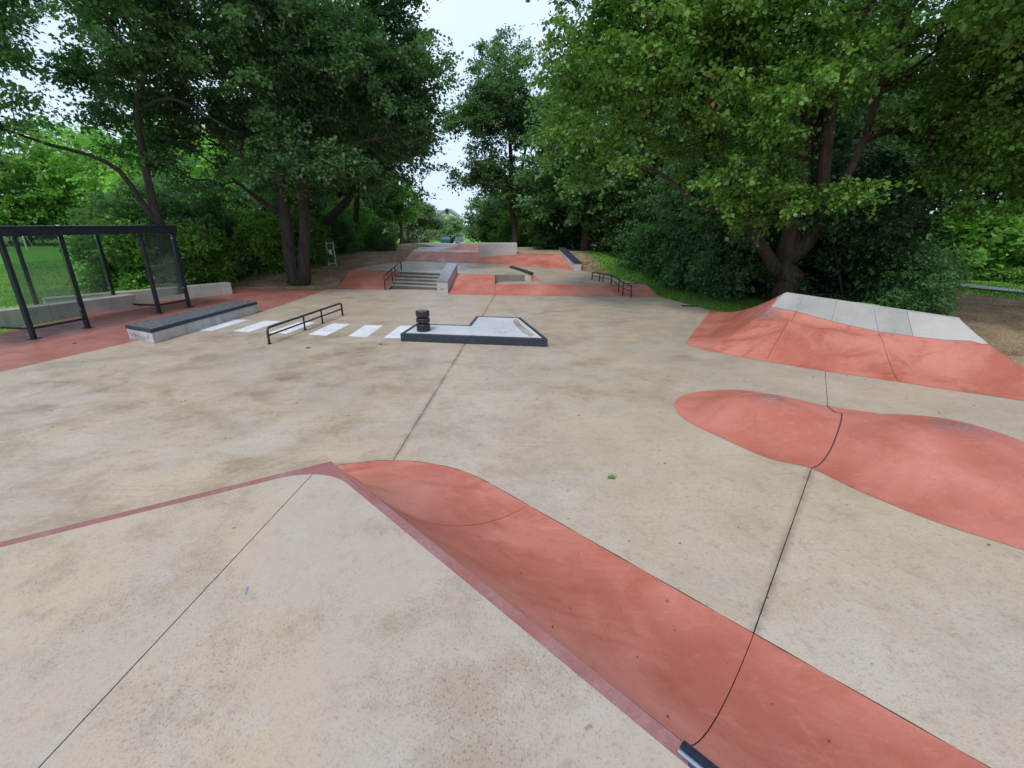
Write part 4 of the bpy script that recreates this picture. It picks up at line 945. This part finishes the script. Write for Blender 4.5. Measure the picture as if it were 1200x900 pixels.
# right-hand wood behind the path
for i, (lab, x, y, s, src) in enumerate([
    ('dark woodland tree behind the path at the right edge of the picture', 25, 26, 1.1, wA), ('dark woodland tree behind the maple, right of its trunk', 15.5, 25, 1.15, wA), ('dark woodland tree behind the maple, left of its trunk', 9.8, 29, 1.25, wA),
    ('dark woodland tree beyond the path, second from the right edge', 20.5, 29.5, 1.3, wA), ('dark tree deep in the wood behind the maple crown', 13.5, 35, 1.6, wA), ('tall dark tree behind the far end of the grass verge', 7.2, 35, 1.35, wA),
    ('dark tree far right beyond the frame side of the path', 32, 24, 1.2, wA)]):
    place(src, lab, L3(x, y), i*1.1+.4, (s, s, s*.98))
bE = bush('bright leafy bush beyond the right hand path, left end', L3(17.4, 22.4), 1.1, 2.4, M['midleaf'], 49, n=90, size=.13, group='bright bushes beyond the path')
for i, (lab, x, y, s) in enumerate([('bright leafy bush beyond the right hand path, middle', 20.2, 22.2, 1.2), ('bright leafy bush beyond the right hand path, at the picture edge', 23.4, 22.0, 1.1), ('taller green bush under the trees beyond the path', 18.6, 24.6, 2.2),
                                    ('taller green bush at the right edge beyond the path', 23.2, 24.8, 2.6), ('green bush between the dark shrub and the path', 15.6, 22.8, 1.5)]):
    place(bE, lab, L3(x, y), i*2.1, (s, s, s))
# left: behind the seat walls and round the oak
for i, (lab, x, y, s, src) in enumerate([
    ('green bush behind the farther seat wall, left end', -14.2, 19.2, 1.0, bC), ('green bush behind the right glass panel of the shelter', -13.1, 18.7, 1.0, bC), ('light green bush at the left of the twin trunks', -11.8, 22.6, 1.0, bD),
    ('dark bush in the shade behind the seat wall end', -13.8, 22.4, 1.25, bB), ('green bush behind the twin trunks', -10.4, 23.8, 1.0, bC), ('dark bush on the mound beneath the slanting bough', -12.2, 26.5, 1.0, bB),
    ('bright green bush on the mound right of the slanting bough', -10.6, 28.0, 1.05, bD), ('bright green bush on the mound under the straight narrow trunk', -10.3, 31.2, 1.15, bC), ('dark low bush along the crest of the mound', -9.6, 27.6, .5, bB),
    ('light green bush near the crest of the mound, right end', -11.2, 34.0, 1.1, bD), ('dark low bush at the far crest of the mound', -8.2, 30.4, .5, bB), ('dark bush beyond the mound crest beside the saplings', -12.8, 39.0, 1.2, bB),
    ('dark bush behind the leaning tree trunk', -15.6, 20.5, 1.2, bB), ('mid green bush farther back behind the oak', -15.5, 25.5, 1.5, bC), ('light green bush at the field edge', -17.5, 23.5, 1.0, bD)]):
    place(src, lab, L3(x, y), i*1.7, (s, s, s*(.9+.12*(i % 3))))
for i, (lab, x, y, s, src) in enumerate([
    ('woodland tree behind the leaning tree at the far left', -20, 30, .62, wA), ('woodland tree behind the oak, left side', -15.5, 31, .7, wA), ('woodland tree behind the straight narrow trunk', -12.5, 36, 1.0, wA),
    ('bright tree seen between the leaning trunk and the oak', -22, 38, .85, wC), ('tree across the field at the left edge of the picture', -62, 62, 1.0, wB), ('dark tree across the field left of the tallest one', -52, 66, .92, wB),
    ('tree across the field behind the shelter roof', -37, 70, .9, wB), ('tree across the field farther right, half hidden by the leaning tree', -28, 64, .85, wB), ('distant woodland tree right of the oak trunks', -19.5, 52, .75, wB),
    ('tree beyond the field at the very left', -76, 60, 1.0, wB), ('tree behind the oak toward the field', -20, 52, .8, wC), ('large tree beyond the field, back row left', -68, 80, 1.2, wB), ('large tree beyond the field, back row middle', -48, 84, 1.2, wB)]):
    place(src, lab, L3(x, y), i*1.9+.3, (s, s, s))
# middle distance
pal = woodtree('pale silvery willow at the end of the path', L3(-9.4, 52), 4.9, 4.4, M['paleleaf'], 51, M['barkl'], 'willow_tree', n=260, size=.16, per=96, low=.02, gap=-.2)
place(pal, 'second pale willow left of the first, thinner crown', L3(-12.6, 56), 1.5, (.8, .8, .85))
sap = woodtree('young light green tree with pale stem beside the path', L3(-9.3, 40.5), 5.4, 3.4, M['lightleaf'], 53, M['barkl'], 'sapling', n=150, size=.14, per=88, low=.32)
sap.children[0].name = 'trunk'
place(sap, 'young light green tree, the left one of the pair beside the path', L3(-11.2, 41.5), 2.1, (.95, .95, .92))
place(pal, 'pale willow screening the far house, rightmost of the willows', L3(-11.9, 95), .8, (1.6, 1.2, 1.08))
place(pal, 'pale willow screening the far house wing, between the other willows', L3(-17.5, 98), 2.8, (1.5, 1.2, 1.0))
dk1 = woodtree('dark bushy tree right of the parked car', L3(-1.9, 44), 4.9, 4.2, M['oakleaf'], 55, n=220, size=.15, low=.0, name='bushy_tree')
for i, (lab, x, y, s, src) in enumerate([('dark bushy tree left of the airy tree trunk', -.9, 39, .85, dk1), ('dark bushy tree right of the airy tree trunk', 2.2, 38.5, .95, dk1), ('bright green bush low behind the upright block', -.2, 36.5, .95, bC), ('bright green bush behind the upright block, right side', 1.0, 35.2, .8, bD),
                                       ('dark tree in the back row behind the upright block', 0.5, 48, 1.2, dk1), ('low distant trees behind the willows', -17, 90, .3, wB), ('distant tree right of the far house', 6, 70, .72, wB), ('low distant tree beside the far house', -30, 100, .36, wB)]):
    place(src, lab, L3(x, y), i*1.4, (s, s, s))

# ================================================================== far things: paths, car, house, goal, frame
def sheet(name, poly, z, mat):
    o = MB().prism(poly, [zz_-.05 for zz_ in z] if isinstance(z, list) else z-.05, z).build(name, mat); o['kind'] = 'structure'; return o
def path_strip(name, pts, w, mat, dz=.03):
    V = []; F = []; P = [Vector(p) for p in pts]; Q = []
    for i in range(len(P)-1):
        k = max(1, int((P[i+1]-P[i]).length/1.0)); Q += [P[i].lerp(P[i+1], j/k) for j in range(k)]
    Q.append(P[-1])
    for i, p in enumerate(Q):
        d = (Q[min(i+1, len(Q)-1)]-Q[max(i-1, 0)]).normalized(); nn = Vector((-d.y, d.x))
        for s_ in (-.5, -.25, 0, .25, .5): q = p+nn*w*s_; V.append((q.x, q.y, max(gz(q.x, q.y), gz(p.x, p.y)-.1)+dz))
    for i in range(len(Q)-1):
        for k in range(4): F.append((i*5+k, (i+1)*5+k, (i+1)*5+k+1, i*5+k+1))
    o = mesh_obj(name, V, F, mat, None, True); o['kind'] = 'structure'
    if o.data.polygons[0].normal.z < 0: o.data.flip_normals()
    return o
path_strip('path', [(-3.5, 33.3), (-5.0, 37), (-7.5, 42), (-9, 50), (-9.5, 62), (-7, 80)], 3.0, M['asphalt'])
pr1, pr2 = at(1095, 336.5, .05), at(1200, 346, .05)
path_strip('path_right', [(pr2[0]+14, pr2[1]-4.6), (pr2[0], pr2[1]), (pr1[0], pr1[1]+.2), (pr1[0]-6, pr1[1]+4), (pr1[0]-14, pr1[1]+12)], 1.7, M['asphalt'], .05)

# parked car far off, nose toward us
cy_, cx_ = 80., atY(538.5, 284, 80)[0]; czz = gz(cx_, cy_)
car = thing('parked_car', 'small dark grey car parked far off at the end of the path', 'car', (cx_, cy_, czz))
def loft(secs):
    V = []; F = []; n_ = len(secs[0])
    for s_ in secs: V += s_
    for i in range(len(secs)-1):
        for k in range(n_): F.append((i*n_+k, i*n_+(k+1) % n_, (i+1)*n_+(k+1) % n_, (i+1)*n_+k))
    F += [tuple(range(n_))[::-1], tuple(range((len(secs)-1)*n_, len(secs)*n_))]; return V, F
def csec(y, w, z0, z1, t=.8): return [(cx_-w/2, y, czz+z0), (cx_+w/2, y, czz+z0), (cx_+w/2, y, czz+(z0+z1)/2), (cx_+w/2*t, y, czz+z1), (cx_-w/2*t, y, czz+z1), (cx_-w/2, y, czz+(z0+z1)/2)]
carp = paint_metal('dark_car_paint', (.06, .065, .075), .25, 0)
V, F = loft([csec(cy_-2.1, 1.5, .3, .65), csec(cy_-1.9, 1.75, .2, .85), csec(cy_-.8, 1.8, .2, 1.0), csec(cy_+1.7, 1.8, .2, 1.05), csec(cy_+2.1, 1.6, .3, .9)]); mesh_obj('body', V, F, carp, car)
V, F = loft([csec(cy_-.9, 1.6, .95, 1.0, .95), csec(cy_-.1, 1.5, .95, 1.48, .8), csec(cy_+1.2, 1.5, .95, 1.5, .8), csec(cy_+1.9, 1.5, .95, 1.05, .9)]); mesh_obj('cabin', V, F, carp, car)
mesh_obj('windscreen', [(cx_-.72, cy_-.87, czz+1.03), (cx_+.72, cy_-.87, czz+1.03), (cx_+.56, cy_-.16, czz+1.46), (cx_-.56, cy_-.16, czz+1.46)], [(0, 1, 2, 3)], NT('windscreen').fin((.03, .035, .04), .05, Specular_IOR_Level=1.0), car)
for sx in (-1, 1):
    MB().box((cx_+sx*.62, cy_-2.05, czz+.66), (.34, .14, .14)).build('headlight', NT('headlight_lens').fin((.75, .77, .8), .15), car)
    for yy in (-1.35, 1.35):
        wl = MB().tube([(cx_+sx*.72, cy_+yy, czz+.31), (cx_+sx*.92, cy_+yy, czz+.31)], .31, 18).build('wheel', M['rubber'], car)
MB().box((cx_, cy_-2.08, czz+.45), (.52, .04, .11)).build('number_plate', NT('plate').fin((.7, .7, .68), .5), car)
# blue container
bx_, by_ = atY(522, 283, 74)[0], 74.; bz_ = gz(bx_, by_)
bc = thing('waste_container', 'blue lidded container beside the far path near the car', 'container', (bx_, by_, bz_)); BM_ = paint_metal('blue_paint', (.03, .075, .16), .5)
V = []; m = MB(); m.add([(bx_-.55, by_-.45, bz_+.1), (bx_+.55, by_-.45, bz_+.1), (bx_+.55, by_+.45, bz_+.1), (bx_-.55, by_+.45, bz_+.1), (bx_-.68, by_-.55, bz_+1.15), (bx_+.68, by_-.55, bz_+1.15), (bx_+.68, by_+.55, bz_+1.15), (bx_-.68, by_+.55, bz_+1.15)],
               [(3, 2, 1, 0), (4, 5, 6, 7), (0, 1, 5, 4), (1, 2, 6, 5), (2, 3, 7, 6), (3, 0, 4, 7)]); m.build('bin_body', BM_, bc)
MB().tube([(bx_-.7, by_, bz_+1.13), (bx_+.7, by_, bz_+1.13)], .5, 16).build('lid', BM_, bc)
for sx in (-.5, .5): MB().tube([(bx_+sx-.04, by_-.4, bz_+.08), (bx_+sx+.04, by_-.4, bz_+.08)], .09, 10).build('wheel', M['rubber'], bc)
# house
hy = 118.; hx = atY(524, 250, hy)[0]; hz = gz(hx, hy)-.2; htop = atY(529, 244.5, hy)[2]; ev = atY(529, 251, hy)[2]
house = thing('house', 'pale gabled house with grey roof seen far off above the willows', 'house', (hx, hy, hz)); HW = NT('pale_render').fin((.52, .55, .58), .8); HR = NT('slate_roof').fin((.17, .18, .20), .7)
w_ = 1.9; Lh = 7.
m = MB(); m.add([(hx-w_, hy, hz), (hx+w_, hy, hz), (hx+w_, hy, ev), (hx, hy, htop), (hx-w_, hy, ev), (hx-w_, hy+10, hz), (hx+w_, hy+10, hz), (hx+w_, hy+10, ev), (hx, hy+10, htop), (hx-w_, hy+10, ev)],
              [(0, 1, 2, 3, 4), (9, 8, 7, 6, 5), (0, 5, 6, 1), (1, 6, 7, 2), (4, 9, 5, 0)]); m.build('wall', HW, house)
m = MB(); e_ = .35
for s_ in (-1, 1):
    m.add([(hx, hy-e_, htop+.12), (hx+s_*(w_+e_), hy-e_, ev-.25), (hx+s_*(w_+e_), hy+10, ev-.25), (hx, hy+10, htop+.12), (hx, hy-e_, htop-.05), (hx+s_*(w_+e_), hy-e_, ev-.4), (hx+s_*(w_+e_), hy+10, ev-.4), (hx, hy+10, htop-.05)], [(0, 1, 2, 3), (7, 6, 5, 4), (0, 4, 5, 1), (1, 5, 6, 2)])
m.build('roof', HR, house)
MB().prism([(hx-w_-Lh, hy+2), (hx-w_, hy+2), (hx-w_, hy+9), (hx-w_-Lh, hy+9)], hz, ev-.3).build('wall', HW, house)
m = MB(); m.add([(hx-w_-Lh-.3, hy+1.6, ev-.35), (hx-w_+.2, hy+1.6, ev-.35), (hx-w_+.2, hy+5.5, htop-.2), (hx-w_-Lh-.3, hy+5.5, htop-.2), (hx-w_+.2, hy+9.4, ev-.35), (hx-w_-Lh-.3, hy+9.4, ev-.35)], [(0, 1, 2, 3), (3, 2, 4, 5), (0, 3, 5), (1, 4, 2)]); m.build('roof', HR, house)
WN = NT('window_glass').fin((.05, .06, .07), .1)
for wx, wz in ((hx-1.1, ev-1.0), (hx+1.1, ev-1.0), (hx, ev+.5), (hx-1.1, ev-3.6), (hx+1.1, ev-3.6), (hx-w_-2, ev-1.9), (hx-w_-4.6, ev-1.9), (hx-w_-7.2, ev-1.9)):
    yy = hy if wx > hx-w_ else hy+2
    fr = MB().box((wx, yy-.03, wz), (1.0, .08, 1.3)).build('window', HW, house); MB().box((wx, yy-.08, wz), (.84, .05, 1.14)).build('pane', WN, fr)
# football goal on the field
gp = at(32, 293.5); WP = NT('white_goal_paint').fin((.78, .78, .76), .5)
goal = thing('football_goal', 'white goal post on the bright green field seen through the shelter', 'goal', gp); gt = 2.15
MB().tube([gp, (gp[0], gp[1], gt)], .06, 10).build('post', WP, goal); q = (gp[0]-5, gp[1]+2.5, 0); MB().tube([q, (q[0], q[1], gt)], .06, 10).build('post', WP, goal)
MB().tube([(gp[0], gp[1], gt), (q[0], q[1], gt)], .06, 10).build('crossbar', WP, goal)
for a in (gp, q): MB().tube([(a[0], a[1], gt), (a[0]-.5, a[1]+1.3, 0.03)], .03, 6).build('brace', WP, goal)
# pale metal frame on the mound
fx = atY(385.5, 307, 23.6); fzz = gz(fx[0], fx[1]); fm = thing('barrier_frame', 'pale metal frame of two thin uprights on the mound behind the oak', 'barrier', (fx[0], fx[1], fzz)); FM = paint_metal('pale_galvanised', (.42, .50, .48), .4, .2, (.6, .65, .63))
for k in (0, .34): MB().tube([(fx[0]+k, fx[1], fzz-.05), (fx[0]+k-.03, fx[1], fzz+1.15)], .024, 8).build('upright', FM, fm)
for zz_ in (.12, .55, 1.1): MB().tube([(fx[0]-.01, fx[1], fzz+zz_), (fx[0]+.33, fx[1], fzz+zz_)], .018, 8).build('crossbar', FM, fm)
MB().box((fx[0]+.13, fx[1]-.03, fzz+.68), (.15, .02, .2)).build('notice', NT('white_notice').fin((.7, .72, .74), .5), fm)

# ================================================================== grass blades, litter, fallen leaves
def blades(name, pts, h, mat, rng, cut=2):
    P = np.array(pts); N = len(P); a = rng.random(N)*2*math.pi; w = h*.10
    d = np.stack([np.cos(a), np.sin(a), np.zeros(N)], 1); ln = rng.normal(size=(N, 3))*.35; ln[:, 2] = 1; hh2 = h*rng.uniform(.5, 1.3, N)[:, None]
    V = np.stack([P-d*w, P+d*w, P+ln*hh2], 1).reshape(-1, 3).astype(np.float32)
    me = bpy.data.meshes.new(name); me.vertices.add(3*N); me.vertices.foreach_set('co', V.ravel()); me.loops.add(3*N); me.loops.foreach_set('vertex_index', np.arange(3*N, dtype=np.int32))
    me.polygons.add(N); me.polygons.foreach_set('loop_start', np.arange(0, 3*N, 3, dtype=np.int32)); me.polygons.foreach_set('loop_total', np.full(N, 3, dtype=np.int32)); me.update(calc_edges=True)
    at2 = me.attributes.new('rnd', 'FLOAT', 'POINT'); at2.data.foreach_set('value', np.repeat(rng.random(N), 3).astype(np.float32)); me.materials.append(mat)
    o = bpy.data.objects.new(name, me); COL.objects.link(o); o['kind'] = 'stuff'; return o
pts = []; rnd = random.Random(4)
def scatter(x0, x1, y0, y1, n, smax=.5, smin=-1):
    for _ in range(n):
        x, y = rnd.uniform(x0, x1), rnd.uniform(y0, y1)
        if in_poly(x, y, pave_outline): continue
        s_ = soil_shade(x, y)
        if smin < s_+rnd.uniform(-.3, .3) < smax: pts.append((x, y, gz(x, y)))
scatter(3.5, 9.5, 13, 31, 42000); scatter(9, 26, 8, 21, 42000); scatter(-16, -8, 14, 34, 26000, .75); scatter(-34, -12.6, 10, 40, 40000)
tag(blades('grass', pts, .085, M['grass'], RNG), 'short green grass on the verges round the paving', 'grass')
# fallen leaves
LG = NT('fallen_leaf_green').fin((.10, .17, .04), .6); LB = NT('fallen_leaf_brown').fin((.10, .055, .03), .8)
def fallen(label, p, s, mat, seed, base=None):
    r = random.Random(seed); n_ = 10; V = [(p[0], p[1], p[2]+.012)]; F = []
    for k in range(n_):
        a = 2*math.pi*k/n_; q = s*(1.0 if k % 2 == 0 else .52)*r.uniform(.85, 1.15); V.append((p[0]+q*math.cos(a), p[1]+q*math.sin(a)*.8, p[2]+.006+r.random()*.02))
    F = [(0, 1+k, 1+(k+1) % n_) for k in range(n_)]; o = mesh_obj('fallen_leaf', V, F, mat, None, False, p); tag(o, label, 'leaf'); return o
fallen('green fallen leaf lying alone on the beige slab in the middle', at(717, 560), .062, LG, 1)
fallen('brown fallen leaf on the slab just below the flat rail', at(361, 408), .07, LB, 2)
fallen('small dark leaf beside the end of the flat rail on the red apron', at(88, 402.5), .06, LB, 3)
fallen('small brown leaf on the slab left of the black bollard pad front', at(446, 404), .05, LB, 5)
lit = MB(); r2 = random.Random(8)
for k in range(420):
    x, y = r2.uniform(-9, 9), r2.uniform(1.5, 18.5); zz_ = .004
    if not in_poly(x, y, slab_outline): continue
    if in_poly(x, y, HB) or in_poly(x, y, [p[:2] for p in pp]) or (x > 3.8 and y > 7 and y > 13.9-x): continue
    if (Vector((x, y))-cC).dot(nr) < RUN+.05 and (Vector((x, y))-cC).dot(nl) < RUN+.05: continue
    a = r2.random()*6.28; s_ = r2.uniform(.005, .021); c_, q_ = math.cos(a), math.sin(a)
    lit.add([(x-c_*s_, y-q_*s_, zz_), (x+q_*s_*.5, y-c_*s_*.5, zz_+.006), (x+c_*s_, y+q_*s_, zz_+.002), (x-q_*s_*.5, y+c_*s_*.5, zz_+.008)], [(0, 1, 2, 3)])
for k in range(2600):
    x, y = r2.uniform(-13, 9.5), r2.uniform(3, 19.4)
    if not in_poly(x, y, pave_outline) or not (in_poly(x, y, slab_outline) or in_poly(x, y, apron_poly)): continue
    if in_poly(x, y, HB) or in_poly(x, y, [p[:2] for p in pp]) or (x > 3.5 and y > 6 and y > 13.2-x and y < 14.6): continue
    if y > 17.2 and x > -7.4 and x < 5.6: continue
    dd_ = seg_dist(x, y, pave_outline)
    if r2.random() > math.exp(-dd_/.45): continue
    a = r2.random()*6.28; s_ = r2.uniform(.012, .035); c_, q_ = math.cos(a), math.sin(a)
    lit.add([(x-c_*s_, y-q_*s_, .004), (x+q_*s_*.5, y-c_*s_*.5, .012), (x+c_*s_, y+q_*s_, .006), (x-q_*s_*.5, y+c_*s_*.5, .014)], [(0, 1, 2, 3)])
for k in range(14):
    s_par = r2.uniform(.3, 3.4); u = r2.uniform(.15, .9); C = cC+dr*s_par; P = prof_pts(C, off(C, nr), PH, 16)[int(u*16)]; a = r2.random()*6.28; s_ = r2.uniform(.006, .014); c_, q_ = math.cos(a), math.sin(a); x, y, zz_ = P; zz_ += .006
    lit.add([(x-c_*s_, y-q_*s_, zz_), (x+q_*s_*.5, y-c_*s_*.5, zz_+.004), (x+c_*s_, y+q_*s_, zz_), (x-q_*s_*.5, y+c_*s_*.5, zz_+.004)], [(0, 1, 2, 3)])
lo_ = lit.build('leaf_litter', LB); tag(lo_, 'tiny dark bits of leaf scattered over the paving', 'litter', kind='stuff')
# dead leaves and twigs on the bare soil
pts = []; scatter(-15, -4, 18.5, 36, 16000, 9, .45); scatter(8, 20, 7, 20, 14000, 9, .5)
DG = leaf_mat('dry_grass', (.16, .11, .06), (.34, .26, .15), None, .1, .9)
tag(blades('dry_grass', pts, .05, DG, RNG), 'dry brown grass and litter on the bare earth', 'dry grass')

for o in bpy.data.objects:
    if '_base' in o: del o['_base']
print('leaves', NTREE[0])
